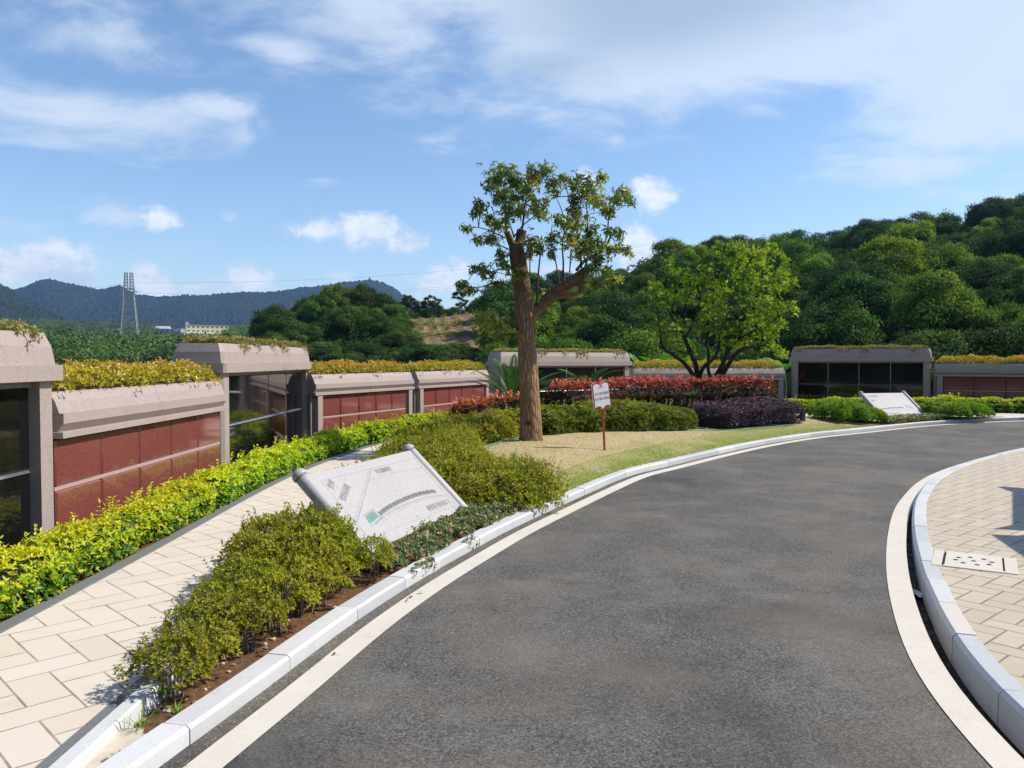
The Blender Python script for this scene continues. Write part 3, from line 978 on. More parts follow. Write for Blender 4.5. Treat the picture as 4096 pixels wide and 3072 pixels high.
# ------------------------------------------------------------------ the wall of burial niches
def tall_wall(p0, p1, base, label, panes=4):
    p0, p1 = Vector((*p0, 0)), Vector((*p1, 0))
    L = (p1 - p0).length
    a = math.atan2(p1.y - p0.y, p1.x - p0.x)
    t = empty('niche_wall', (p0.x, p0.y, base), a, label, 'niche wall', 'tall niche walls with black panels')
    cw, D = 0.25, 0.78
    for x0, x1 in ((0, cw), (L - cw, L)):
        b = MB()
        ch = 0.05
        if x0 == 0:
            poly = [(x0 + ch, 0), (x1, 0), (x1, D), (x0 + ch, D), (x0, D - ch), (x0, ch)]
        else:
            poly = [(x0, 0), (x1 - ch, 0), (x1, ch), (x1, D - ch), (x1 - ch, D), (x0, D)]
        b.prism(poly, -0.4, 1.70)
        b.build('column', M['stone'], t)
    b = MB()
    b.box(cw, 0.14, -0.4, L - cw, D, 1.70)
    b.build('back_wall', M['stone_dark'], t)
    b = MB()
    b.box(cw, 0.05, -0.4, L - cw, 0.14, 0.06)
    b.build('plinth', M['stone'], t)
    b = MB()
    b.box(cw, 0.07, 1.64, L - cw, 0.14, 1.70)
    b.build('lintel', M['stone_dark'], t)
    mids = [0, L * 0.5, L]
    c = 0.045
    for h in range(2):
        x0, x1 = mids[h] + (0.003 if h else -0.07), mids[h + 1] + (0.07 if h else -0.003)
        y0, y1 = -0.07, D + 0.07

        def outline(i):
            if h == 0:
                return [(x0 + i + c, y0 + i), (x1, y0 + i), (x1, y1 - i), (x0 + i + c, y1 - i), (x0 + i, y1 - i - c), (x0 + i, y0 + i + c)]
            return [(x0, y0 + i), (x1 - i - c, y0 + i), (x1 - i, y0 + i + c), (x1 - i, y1 - i - c), (x1 - i - c, y1 - i), (x0, y1 - i)]
        b = MB()
        b.prism(outline(0), 1.70, 1.85)
        b.build('cornice', M['stone'], t)
        b = MB()
        b.prism(outline(0.045), 1.85, 2.03, poly1=outline(0.07), top=False)
        b.prism(outline(0.07), 2.03, 2.165, poly1=outline(0.115), bottom=False)
        b.build('coping', M['stone'], t)
    b = MB()
    b.box(0.16, 0.16, 2.160, L - 0.16, D - 0.16, 2.175)
    b.build('planter_soil', M['soil'], t)
    n = panes
    w = (L - 2 * cw) / n
    rows = [(0.075, 0.815), (0.865, 1.63)]
    for i in range(n):
        for z0, z1 in rows:
            b = MB()
            b.box(cw + i * w + 0.012, 0.10, z0, cw + (i + 1) * w - 0.012, 0.137, z1, bev=0.008)
            b.build('panel', M['black'], t)
    b = MB()
    b.add([(cw, 0.093, 0.825), (L - cw, 0.093, 0.825), (L - cw, 0.125, 0.857), (cw, 0.125, 0.857), (cw, 0.137, 0.825), (L - cw, 0.137, 0.825)],
          [(0, 1, 2, 3), (0, 4, 5, 1), (3, 2, 5, 4), (0, 3, 4), (1, 5, 2)])
    b.build('horizontal_trim', M['metal'], t)
    for i in range(1, n):
        b = MB()
        x = cw + i * w
        b.box(x - 0.008, 0.108, 0.062, x + 0.008, 0.139, 0.822)
        b.box(x - 0.008, 0.108, 0.859, x + 0.008, 0.139, 1.638)
        b.build('vertical_trim', M['trimdark'] if base == 0 and p0.y < 20 else M['metal'], t)
    return t, L, a


M['trimdark'] = plain('dark_trim', (0.03, 0.03, 0.032), 0.4)


def low_wall(p0, p1, base, label, pil, n=5):
    p0, p1 = Vector((*p0, 0)), Vector((*p1, 0))
    L = (p1 - p0).length
    a = math.atan2(p1.y - p0.y, p1.x - p0.x)
    t = empty('low_niche_wall', (p0.x, p0.y, base), a, label, 'niche wall', 'low niche walls with red panels')
    for h in range(2):
        x0, x1 = (0.0, L * 0.5 - 0.003) if h == 0 else (L * 0.5 + 0.003, L)
        ie = 0.025 if pil else 0.004
        b = MB()
        prof = [(0.11, 1.58), (0.055, 1.49), (0.012, 1.37), (0.85, 1.37), (0.75, 1.58)]
        b.extrude_x(prof, x0 + (ie if h == 0 else 0), x1 - (ie if h == 1 else 0))
        b.build('coping', M['stone'], t)
        b = MB()
        b.extrude_x([(-0.02, 1.37), (-0.02, 1.268), (0.042, 1.187), (0.8, 1.187), (0.87, 1.37)], x0 + (0.02 if h == 0 else 0), x1 - (0.02 if h == 1 else 0))
        b.build('cornice', M['stone'], t)
        b = MB()
        b.box(x0, -0.025, 1.12, x1, 0.8, 1.186, bev=0.004)
        b.build('fascia', M['stone'], t)
    b = MB()
    b.box(0.2, 0.2, 1.575, L - 0.2, 0.72, 1.59)
    b.build('planter_soil', M['soil'], t)
    b = MB()
    b.box(0.0, 0.115, -0.4, L, 0.8, 1.119)
    b.build('back_wall', M['stone_dark'], t)
    b = MB()
    b.box(0.0, 0.03, -0.4, L, 0.115, 0.10)
    b.build('plinth', M['stone'], t)
    xa, xb = 0.0, L - 0.06
    if pil:
        for x0, x1 in ((0.1, 0.28), (L - 0.28, L - 0.1)):
            b = MB()
            b.box(x0, -0.01, -0.4, x1, 0.3, 1.119, bev=0.006)
            b.build('pilaster', M['stone'], t)
        xa, xb = 0.285, L - 0.285
    w = (xb - xa) / n
    for i in range(n):
        for z0, z1 in ((0.11, 0.595), (0.64, 1.112)):
            b = MB()
            b.box(xa + i * w + 0.012, 0.058, z0, xa + (i + 1) * w - 0.012, 0.117, z1, bev=0.018)
            b.build('panel', M['red'], t)
    b = MB()
    b.box(xa, 0.070, 0.598, xb, 0.116, 0.637)
    b.build('horizontal_trim', M['redstrip'], t)
    return t, L, a


WALLS = []
WZ = 0.1
for kind, p0, p1, bz, lab in [
    ('t', (-4.5, 2.45), (-4.5, 7.86), WZ, 'tall granite niche wall with black panels, cut off by the left picture edge'),
    ('l', (-4.46, 7.88), (-4.46, 12.43), WZ, 'low niche wall of ten big red panels between the two nearest tall walls'),
    ('t', (-4.5, 12.45), (-4.5, 17.72), WZ, 'tall niche wall whose dark mirror panels reflect the paved path, behind yellow hedge'),
    ('L', (-4.30, 17.42), (-2.63, 21.44), WZ, 'low red panelled niche wall with pilasters just right of the mirror-like tall wall'),
    ('L', (-2.55, 21.72), (-0.72, 26.0), WZ, 'low red panelled niche wall partly hidden by the left red-tipped hedge and palm fronds'),
    ('t', (-0.4, 26.3), (4.33, 29.3), WZ, 'tall black panelled niche wall standing behind the thick camphor trunk'),
    ('L', (4.5, 29.6), (10.35, 30.2), WZ + 0.03, 'low niche wall behind the many-stemmed citrus tree and red hedge'),
    ('t', (10.65, 30.5), (15.0, 28.6), WZ + 0.15, 'tall niche wall of eight black panels behind the far stone tablet'),
    ('L', (15.05, 28.5), (21.6, 25.3), WZ + 0.2, 'low niche wall with dull red panels at the right picture edge'),
]:
    r_ = tall_wall(p0, p1, bz, lab) if kind == 't' else low_wall(p0, p1, bz, lab, kind == 'L', 7 if p0[0] > 15 else 5)
    WALLS.append((kind, p0, p1, bz, r_[1], r_[2]))


# planting on top of the walls
def planter(idx, kind, p0, p1, bz, L, a, label):
    lv = Leaves()
    if kind == 't':
        n, h0, h1, y0, y1, zt, Lf = int(620 * L), 0.0, 0.10, 0.10, 0.68, bz + 2.165, 0.05
    else:
        n, h0, h1, y0, y1, zt, Lf = int(900 * L), 0.0, 0.24, 0.085, 0.78, bz + 1.58, 0.048
    far = p0[1] > 15
    if far:
        n = int(n * 0.7)
        Lf *= 1.15
    x = RNG.uniform(0.08, L - 0.08, n)
    y = RNG.uniform(y0, y1, n)
    edge = np.minimum(1, np.minimum((y - y0) / 0.10 + 0.25, np.minimum(x / 0.25, (L - x) / 0.25)))
    hh = h1 * np.clip(edge, 0.2, 1) * (0.82 + 0.30 * np.sin(x * 2.7 + idx) * np.sin(x * 6.1 + 1.3 * idx) + 0.25 * RNG.random(n))
    z = zt + 0.01 + hh * RNG.uniform(0.0, 1.0, n) ** 0.7
    P = np.column_stack([x, y, z])
    t = np.clip(0.20 + 0.42 * (z - zt) / h1 + RNG.normal(0, 0.14, n), 0, 0.9)
    t[RNG.random(n) < 0.03] = 1.0
    Nn = np.column_stack([np.zeros(n), -0.5 * np.ones(n), np.ones(n)])
    lv.rosettes(P, unit(Nn + RNG.normal(0, 0.5, (n, 3))), 3, Lf, Lf * 0.5, t, 0.9)
    # some that trail over the edge
    m = int((60 if kind == 't' else 14) * L)
    xs = RNG.uniform(0.1, L - 0.1, m)
    drop = RNG.random(m) ** 3 * (0.16 if kind == 't' else 0.06)
    keep = (np.sin(xs * 3.1 + idx * 2) + np.sin(xs * 7.7)) > 0.3
    xs, drop = xs[keep], drop[keep]
    ys = (y0 - 0.06) - drop * 0.38 - 0.01
    P = np.column_stack([xs, ys, zt + 0.02 - drop])
    lv.rosettes(P, np.tile([0, -0.8, 0.3], (len(xs), 1)) + RNG.normal(0, 0.3, (len(xs), 3)), 3, Lf, Lf * 0.5, np.clip(RNG.normal(0.5, 0.2, len(xs)), 0, 1), 1.0)
    ca, sa = math.cos(a), math.sin(a)
    for V in lv.V:
        X, Y = V[:, 0].copy(), V[:, 1].copy()
        V[:, 0] = p0[0] + X * ca - Y * sa
        V[:, 1] = p0[1] + X * sa + Y * ca
    o = link_mesh('planter_shrubs', lv.mesh('planter_shrubs', M['l_pale' if kind == 't' else 'l_gold']))
    tag(o, label, 'planter shrubs', 'planting on top of the niche walls')


for i, (k, p0, p1, bz, L, a) in enumerate(WALLS):
    planter(i, 't' if k == 't' else 'l', p0, p1, bz, L, a, [
        'dull green trailers on the tall wall cut off by the left picture edge',
        'golden orange-tipped low shrubs along the nearest low red wall',
        'yellowish trailers spilling over the tall wall with mirror-like panels',
        'strip of golden shrubs on the low wall right of the mirror-like tall wall',
        'strip of golden shrubs on the low wall partly hidden by palm fronds',
        'greyish green trailers on the tall wall behind the camphor trunk',
        'strip of golden shrubs on the low wall behind the citrus tree',
        'pale yellow trailers on the tall wall behind the far stone tablet',
        'strip of golden shrubs on the low wall at the right picture edge'][i])


# ------------------------------------------------------------------ hedges
def hedge(name, pts, width, height, n, Lf, Wf, mat, label, cat='hedge', group=None, tint=(0.15, 0.55, 0.16), kq=4, ground=None, round_=0.35, lump=0.07, sprigs=0, taper=0.0,
          top_shift=0.0, open_=1.0, young=0.0, stems=True):
    P = relax(crom(pts, 0.12), 2)
    d = np.concatenate([[0], np.cumsum(np.linalg.norm(np.diff(P, axis=0), axis=1))])
    N2 = left_normal(P)
    per = width + 2 * height
    s = RNG.uniform(0, d[-1], n)
    q = RNG.uniform(0, per, n)
    cx, cy = np.interp(s, d, P[:, 0]), np.interp(s, d, P[:, 1])
    nx, ny = np.interp(s, d, N2[:, 0]), np.interp(s, d, N2[:, 1])
    lat = np.where(q < height, -width / 2, np.where(q > height + width, width / 2, q - height - width / 2))
    zr = np.where(q < height, q, np.where(q > height + width, per - q, height))
    # rounded shoulders
    e = np.clip((np.abs(lat) - (width / 2 - round_ * width)) / (round_ * width), 0, 1)
    zr = np.minimum(zr, height * (1 - 0.42 * e ** 2.2))
    bul = lump * (np.sin(s * 2.1 + 1.3) * 0.5 + np.sin(s * 5.3 + lat * 4) * 0.5 + np.sin(s * 9.1 + lat * 9 + 2) * 0.35)
    endf = np.clip(np.minimum(s, d[-1] - s) / (0.75 * width), 0, 1)
    endf = np.sqrt(np.clip(1 - (1 - endf) ** 2, 0.05, 1))
    dep = RNG.exponential(0.045, n)
    nl = np.where(q < height, -1.0, np.where(q > height + width, 1.0, lat / (width * 0.5) * e))
    nz = np.where((q < height) | (q > height + width), 0.15, 1.0)
    lat2 = (lat + nl * (bul * 0.7 - dep) * (nz < 0.5)) * endf
    z2 = (zr + bul * (zr / height) - dep * (nz > 0.5)) * (0.35 + 0.65 * endf)
    z2 = np.maximum(z2, 0.03)
    X, Y = cx + nx * lat2, cy + ny * lat2
    gzv = np.array([ground(a, b) for a, b in zip(P[:, 0], P[:, 1])]) if ground else np.full(len(P), 0.1)
    Z = np.interp(s, d, gzv) + z2
    NN = unit(np.column_stack([nx * nl, ny * nl, nz + 0.25]))
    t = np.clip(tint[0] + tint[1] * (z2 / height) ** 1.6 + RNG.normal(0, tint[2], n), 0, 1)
    if young:
        t = np.where(RNG.random(n) < young, np.clip(t + 0.3, 0, 1), t)
    lv = Leaves()
    lv.rosettes(np.column_stack([X, Y, Z]), unit(NN + RNG.normal(0, 0.45, (n, 3)) + np.array([0, 0, 0.35])), kq, Lf, Wf, t, open_)
    # loose shoots above the clipped line
    if sprigs:
        ss = RNG.uniform(0.2, d[-1] - 0.2, sprigs)
        ll = RNG.uniform(-0.4, 0.4, sprigs) * width
        hs = RNG.uniform(0.05, 0.20, sprigs)
        for k in range(5):
            f = (k + 1) / 5
            px = np.interp(ss, d, P[:, 0]) + np.interp(ss, d, N2[:, 0]) * ll
            py = np.interp(ss, d, P[:, 1]) + np.interp(ss, d, N2[:, 1]) * ll
            pz = np.interp(ss, d, gzv) + height * 0.95 + hs * f
            lv.rosettes(np.column_stack([px + 0.02 * f, py, pz]), np.tile([0.1, 0, 1.0], (sprigs, 1)), 2, Lf * 0.95, Wf, np.clip(0.6 + 0.3 * f + RNG.normal(0, 0.08, sprigs), 0, 1), 0.8)
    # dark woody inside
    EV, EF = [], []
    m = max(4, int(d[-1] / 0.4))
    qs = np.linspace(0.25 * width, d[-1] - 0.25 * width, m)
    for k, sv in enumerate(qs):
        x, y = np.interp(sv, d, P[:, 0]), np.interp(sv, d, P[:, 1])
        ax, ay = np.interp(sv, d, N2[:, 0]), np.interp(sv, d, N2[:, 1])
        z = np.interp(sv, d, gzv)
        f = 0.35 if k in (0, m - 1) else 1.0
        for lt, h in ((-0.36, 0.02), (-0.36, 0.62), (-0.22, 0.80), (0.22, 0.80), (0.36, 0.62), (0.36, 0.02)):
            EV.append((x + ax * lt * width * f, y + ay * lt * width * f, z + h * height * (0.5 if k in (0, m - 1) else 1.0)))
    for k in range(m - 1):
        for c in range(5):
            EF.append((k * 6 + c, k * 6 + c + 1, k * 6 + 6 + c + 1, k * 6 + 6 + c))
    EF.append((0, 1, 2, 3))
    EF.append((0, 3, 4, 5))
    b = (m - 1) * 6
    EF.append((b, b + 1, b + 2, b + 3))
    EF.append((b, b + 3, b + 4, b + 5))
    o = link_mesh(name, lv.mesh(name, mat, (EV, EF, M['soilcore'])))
    tag(o, label, cat, group)
    return o


def seg_hedge_density(l, w, h, per_m2):
    return int(l * (w + 2 * h) * per_m2)


HY = 'golden privet hedges along the path'
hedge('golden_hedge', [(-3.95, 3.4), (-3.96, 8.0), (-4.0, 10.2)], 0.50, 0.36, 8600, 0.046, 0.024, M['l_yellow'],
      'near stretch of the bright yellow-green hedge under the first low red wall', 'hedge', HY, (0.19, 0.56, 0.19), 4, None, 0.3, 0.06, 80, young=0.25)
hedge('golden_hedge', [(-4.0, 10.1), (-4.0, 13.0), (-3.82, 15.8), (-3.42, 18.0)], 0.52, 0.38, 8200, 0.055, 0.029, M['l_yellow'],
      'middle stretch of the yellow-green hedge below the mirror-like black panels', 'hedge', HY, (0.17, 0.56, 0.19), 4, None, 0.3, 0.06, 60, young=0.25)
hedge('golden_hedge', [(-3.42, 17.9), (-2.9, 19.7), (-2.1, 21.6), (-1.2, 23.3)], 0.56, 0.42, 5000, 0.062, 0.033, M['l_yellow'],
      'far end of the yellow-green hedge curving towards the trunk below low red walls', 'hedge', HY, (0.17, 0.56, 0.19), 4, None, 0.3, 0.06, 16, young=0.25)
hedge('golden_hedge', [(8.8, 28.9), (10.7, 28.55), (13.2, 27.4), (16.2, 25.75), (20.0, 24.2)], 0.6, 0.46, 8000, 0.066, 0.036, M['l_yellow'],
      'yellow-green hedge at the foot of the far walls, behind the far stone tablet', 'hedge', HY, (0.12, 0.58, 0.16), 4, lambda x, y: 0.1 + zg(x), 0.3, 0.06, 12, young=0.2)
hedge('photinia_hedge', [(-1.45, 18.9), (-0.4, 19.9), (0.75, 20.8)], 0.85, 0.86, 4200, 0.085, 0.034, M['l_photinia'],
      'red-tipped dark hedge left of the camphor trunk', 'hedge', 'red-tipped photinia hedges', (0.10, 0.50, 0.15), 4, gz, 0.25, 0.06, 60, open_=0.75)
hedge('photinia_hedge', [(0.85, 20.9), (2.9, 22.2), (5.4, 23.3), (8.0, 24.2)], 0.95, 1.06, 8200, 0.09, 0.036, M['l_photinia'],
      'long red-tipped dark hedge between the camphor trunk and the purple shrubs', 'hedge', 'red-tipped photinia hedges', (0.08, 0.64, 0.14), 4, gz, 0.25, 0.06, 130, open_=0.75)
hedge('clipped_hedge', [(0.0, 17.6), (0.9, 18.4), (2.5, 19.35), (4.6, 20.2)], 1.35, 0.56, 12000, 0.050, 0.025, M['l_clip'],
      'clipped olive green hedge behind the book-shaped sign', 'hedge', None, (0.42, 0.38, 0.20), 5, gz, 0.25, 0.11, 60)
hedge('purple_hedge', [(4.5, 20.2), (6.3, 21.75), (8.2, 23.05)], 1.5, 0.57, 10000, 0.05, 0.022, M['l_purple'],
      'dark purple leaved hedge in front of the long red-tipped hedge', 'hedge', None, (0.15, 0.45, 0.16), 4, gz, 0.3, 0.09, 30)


# ------------------------------------------------------------------ azaleas
def azalea_mesh(rx, h, n, leafL, seed, mat, open_bottom=0.38, core=True, sparse=0.0):
    th = RNG.uniform(0, 2 * np.pi, n)
    u = RNG.uniform(-0.3, 1.0, n)
    r = np.sqrt(np.clip(1 - np.clip(u, 0, 1) ** 2, 0, 1))
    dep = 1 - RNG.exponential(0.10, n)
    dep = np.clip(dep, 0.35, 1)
    lump = 1 + 0.13 * np.sin(3 * th + seed) + 0.10 * np.sin(5 * th + 4 * u + seed * 2) + 0.07 * np.sin(9 * th + 7 * u)
    x = rx * r * np.cos(th) * dep * lump
    y = rx * r * np.sin(th) * dep * lump
    hz = open_bottom * h + (h * (1 - open_bottom)) * np.clip(u, -0.45, 1) * dep * (0.92 + 0.12 * lump)
    P = np.column_stack([x, y, hz])
    A = unit(np.column_stack([x / rx, y / rx, 0.55 + 0.8 * np.clip(u, 0, 1)]) + RNG.normal(0, 0.35, (n, 3)))
    hole = np.array([mnoise.noise(Vector((a * 6.5 / (rx / 0.3) + seed, b * 6.5 / (rx / 0.3), c * 6.5 / (rx / 0.3)))) for a, b, c in P])
    ok = hole > -0.16
    P, A, dep, n = P[ok], A[ok], dep[ok], int(ok.sum())
    P = P * (1 + 0.10 * hole[ok][:, None])
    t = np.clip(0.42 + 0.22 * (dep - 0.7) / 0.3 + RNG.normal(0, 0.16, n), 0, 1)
    lv = Leaves()
    lv.rosettes(P, A, 5, leafL, leafL * 0.44, t, 0.80, 0.3, 0.05)
    m = 26
    th = RNG.uniform(0, 2 * np.pi, m)
    rr = rx * RNG.uniform(0.1, 1.0, m)
    top = h * (0.55 + 0.45 * np.sqrt(np.clip(1 - (rr / (rx * 1.05)) ** 2, 0, 1)))
    ext = RNG.uniform(0.02, 0.11, m)
    mb = MB()
    for i in range(m):
        d = Vector((math.cos(th[i]) * 0.5, math.sin(th[i]) * 0.5, 1.0)).normalized()
        b0 = Vector((math.cos(th[i]) * rr[i], math.sin(th[i]) * rr[i], top[i] - 0.08))
        mb.tube([b0, b0 + d * (0.08 + ext[i])], [0.0025, 0.0015], 4, cap=False)
        for q in (0.45, 0.75, 1.0):
            pp = np.array(b0 + d * (0.08 + ext[i] * q))[None, :]
            lv.rosettes(pp, np.array(d)[None, :], 4, leafL * (0.9 if q < 1 else 1.05), leafL * 0.42, np.array([0.62]), 0.7 if q == 1 else 0.95, 0.2, 0.05)
    me = lv.mesh('azalea_foliage', mat, (mb.v, mb.f, M['twig']))
    return me


def azalea_stems(rx, h, k, rnd, open_bottom=0.38):
    mb = MB()
    for _ in range(k):
        a = rnd.uniform(0, 6.28)
        b0 = Vector((math.cos(a) * rnd.uniform(.02, .09), math.sin(a) * rnd.uniform(.02, .09), -0.03))
        rr = rnd.uniform(0.25, 0.8) * rx
        m1 = Vector((math.cos(a) * rr * 0.45, math.sin(a) * rr * 0.45, h * open_bottom * 0.9))
        for _q in range(3):
            a2 = a + rnd.uniform(-0.6, 0.6)
            e = Vector((math.cos(a2) * rr, math.sin(a2) * rr, h * rnd.uniform(0.6, 0.88)))
            mid = (m1 + e) / 2 + Vector((rnd.uniform(-.03, .03), rnd.uniform(-.03, .03), 0))
            mb.tube([m1, mid, e], [0.006, 0.0045, 0.002], 5, cap=False)
        mb.tube([b0, (b0 + m1) / 2 + Vector((rnd.uniform(-.02, .02), rnd.uniform(-.02, .02), 0)), m1], [0.0075, 0.006, 0.005], 6, cap=False)
    return mb.mesh('azalea_stems', M['twig'])


def shrub_proto(kind, seed):
    rnd = random.Random(seed)
    if kind == 'near':
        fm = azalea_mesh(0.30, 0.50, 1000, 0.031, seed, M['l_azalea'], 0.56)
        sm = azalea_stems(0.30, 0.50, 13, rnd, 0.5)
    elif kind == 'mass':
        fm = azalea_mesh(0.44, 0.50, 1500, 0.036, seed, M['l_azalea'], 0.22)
        sm = azalea_stems(0.40, 0.48, 7, rnd, 0.3)
    else:
        fm, sm = None, None
    return fm, sm


PROTO = {k: [shrub_proto(k, 10 + s) for s in range(3)] for k in ('near', 'mass')}


def place_shrub(kind, x, y, scale, hs, rz, label, group, v=0):
    fm, sm = PROTO[kind][v % 3]
    t = empty('azalea_shrub', (x, y, gz(x, y) + 0.0), rz, label, 'shrub', group)
    t.scale = (scale, scale, scale * hs)
    link_mesh('foliage', fm, t)
    link_mesh('stems', sm, t)
    return t


NEAR = [(-1.88, 4.55, .84, .86, 'sparse azalea shrub at the pointed tip of the bed, leaning over the path'),
        (-1.83, 4.86, .80, .92, 'small azalea shrub second from the pointed tip of the bed'),
        (-1.92, 5.16, .86, .95, None), (-1.70, 5.28, .84, .95, None), (-1.95, 5.52, .9, 1.0, None), (-1.62, 5.62, .9, 1.0, None),
        (-1.90, 5.92, 1.0, 1.0, None), (-1.52, 6.02, .95, 1.0, None), (-1.95, 6.34, 1.1, 1.05, None), (-1.58, 6.40, 1.1, 1.05, None), (-1.42, 6.28, .78, .95, None),
        (-2.0, 6.75, 1.15, 1.1, None), (-1.62, 6.80, 1.15, 1.12, None), (-1.36, 6.66, .85, 1.05, None), (-1.10, 6.98, .62, 1.3, 'azalea shrub hiding the lower left roller end of the near tablet'), (-2.02, 7.15, 1.1, 1.1, None), (-1.72, 7.10, 1.05, 1.2, None),
        (-1.46, 7.0, .9, 1.15, None)]
for i, (x, y, s, h, lab) in enumerate(NEAR):
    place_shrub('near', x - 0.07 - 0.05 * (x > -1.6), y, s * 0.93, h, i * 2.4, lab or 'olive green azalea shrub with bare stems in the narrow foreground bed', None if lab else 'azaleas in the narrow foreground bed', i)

LAWN_EDGE = [(-0.30, 9.85), (0.15, 10.3), (0.38, 10.95), (0.32, 11.4), (-0.25, 11.85), (-0.85, 12.4), (-1.02, 13.6), (-0.95, 14.8), (-0.75, 16.0), (-0.3, 16.8), (-0.1, 17.4), (-0.3, 18.2), (-1.2, 18.3),
             (-1.66, 17.6), (-1.85, 16.0), (-1.98, 13.6), (-2.0, 11.0), (-1.98, 8.9), (-1.55, 9.75)]


def in_poly(x, y, poly):
    c = False
    j = len(poly) - 1
    for i in range(len(poly)):
        xi, yi = poly[i]
        xj, yj = poly[j]
        if (yi > y) != (yj > y) and x < (xj - xi) * (y - yi) / (yj - yi) + xi:
            c = not c
        j = i
    return c


rnd = random.Random(5)
spots = []
tries = 0
while len(spots) < 74 and tries < 9000:
    tries += 1
    x, y = rnd.uniform(-2.1, 1.0), rnd.uniform(8.5, 18.6)
    if min(math.hypot(x - (-0.57 - 0.67 * q), y - (9.58 + 0.22 * q)) for q in (0, .25, .5, .75, 1)) < 0.52 or (y < 9.75 and x > -1.9):
        continue
    if in_poly(x, y, LAWN_EDGE) and all((x - a) ** 2 + (y - b) ** 2 > 0.37 ** 2 for a, b in spots):
        spots.append((x, y))
for i, (x, y) in enumerate(spots):
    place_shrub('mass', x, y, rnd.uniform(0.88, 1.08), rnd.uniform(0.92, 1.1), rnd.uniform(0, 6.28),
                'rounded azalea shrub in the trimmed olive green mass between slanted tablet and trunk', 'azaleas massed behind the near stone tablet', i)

# ------------------------------------------------------------------ low spreading conifers round the far tablet
def juniper_mesh(seed):
    lv = Leaves()
    n = 1500
    th = RNG.uniform(0, 2 * np.pi, n)
    rr = 0.72 * np.sqrt(RNG.random(n))
    prof = np.sqrt(np.clip(1 - (rr / 0.74) ** 2, 0, 1))
    z = 0.60 * prof * RNG.uniform(0.45, 1.0, n) + 0.03
    rr = rr * (1 + 0.12 * np.sin(5 * th + seed) + 0.08 * np.sin(9 * th))
    P = np.column_stack([rr * np.cos(th), rr * np.sin(th), z])
    A = unit(np.column_stack([np.cos(th), np.sin(th), 0.5 + 0 * th]) + RNG.normal(0, 0.35, (n, 3)))
    t = np.clip(0.42 + 0.35 * z / 0.60 + RNG.normal(0, 0.15, n), 0, 1)
    lv.rosettes(P, A, 6, 0.11, 0.024, t, 0.6)
    return lv.mesh('juniper', M['l_juniper'])


JM = [juniper_mesh(s) for s in range(2)]
for i, (x, y, s, lab) in enumerate([
        (9.85, 23.6, 1.0, 'feathery green shrub left of the far stone tablet, front row'), (10.35, 24.6, .85, 'feathery green shrub left of the far stone tablet, right behind its roller'),
        (9.7, 24.5, .9, 'feathery green shrub at the far left of the far stone tablet'), (10.6, 23.6, .66, 'yellowish feathery shrub at the lower left corner of the far tablet'),
        (13.4, 24.05, .78, 'feathery green shrub at the right edge of the far stone tablet'), (13.8, 24.0, .75, 'small feathery shrub farthest right of the far stone tablet'),
        (13.3, 25.0, .8, 'feathery green shrub behind the right roller of the far tablet')]):
    o = link_mesh('juniper_shrub', JM[i % 2])
    o.location = (x, y, gz(x, y))
    o.scale = (s, s, s)
    o.rotation_euler = (0, 0, i * 1.7)
    tag(o, lab, 'shrub', 'feathery shrubs round the far tablet')

# ------------------------------------------------------------------ trailing ground cover
def groundcover(pts_fn, n, label, L=0.034):
    P = np.array([pts_fn() for _ in range(n)])
    lv = Leaves()
    A = unit(RNG.normal(0, 0.5, (n, 3)) + np.array([0.35, -0.25, 0.9]))
    t = np.clip(RNG.normal(0.42, 0.2, n), 0, 0.86)
    t[RNG.random(n) < 0.08] = 0.94
    t[RNG.random(n) < 0.03] = 1.0
    lv.rosettes(P, A, 4, L, L * 0.5, t, 1.05)
    o = link_mesh('ground_cover', lv.mesh('ground_cover', M['l_jasmine']))
    return tag(o, label, 'ground cover', None, 'stuff')


rn = random.Random(12)
Kb = off(K, 0.15)
dK = np.concatenate([[0], np.cumsum(np.linalg.norm(np.diff(K, axis=0), axis=1))])
NK = left_normal(K)


def on_kerb(y_lo, y_hi, o_lo, o_hi):
    idx = np.where((K[:, 1] >= y_lo) & (K[:, 1] <= y_hi))[0]
    i = rn.choice(list(idx))
    f = rn.random()
    p = K[i] * (1 - f) + K[min(i + 1, len(K) - 1)] * f
    o = rn.uniform(o_lo, o_hi)
    return p + NK[i] * o, o


def gc1():
    while True:
        p, o = on_kerb(7.0, 9.95, 0.10, 0.72)
        lump = 0.5 + 0.5 * mnoise.noise(Vector((p[0] * 4, p[1] * 4, 0)))
        h = 0.05 + 0.17 * lump
        if o < 0.2:
            h *= 0.55
            if mnoise.noise(Vector((p[0] * 3, p[1] * 3, 5))) < -0.1:
                continue
        z = 0.09 + h * rn.random() ** 0.5
        return (p[0], p[1], z)


groundcover(gc1, 5200, 'grey-green trailing ground cover with cream and pink leaves below the near stone tablet')


def gc1b():
    y0 = rn.choice([7.15, 7.2, 7.3, 8.15])
    p, o = on_kerb(y0 - 0.12, y0 + 0.14, -0.03, 0.05)
    return (p[0], p[1], rn.uniform(0.015, 0.12) if o < 0 else 0.115)


groundcover(gc1b, 90, 'trailing shoots hanging over the kerb face', 0.03)


def gc2():
    y = rn.uniform(0, 1)
    x = 11.0 + 1.9 * y
    p = np.array([np.interp(x, K[:, 0][K[:, 0] > -5], K[:, 0][K[:, 0] > -5]), np.interp(x, K[:, 0], K[:, 1])])
    o = rn.uniform(0.1, 0.75)
    return (p[0] - 0.3 * o, p[1] + o, 0.11 + zg(x) + rn.uniform(0.02, 0.16))


groundcover(gc2, 1500, 'pale variegated ground cover below the far stone tablet', 0.05)

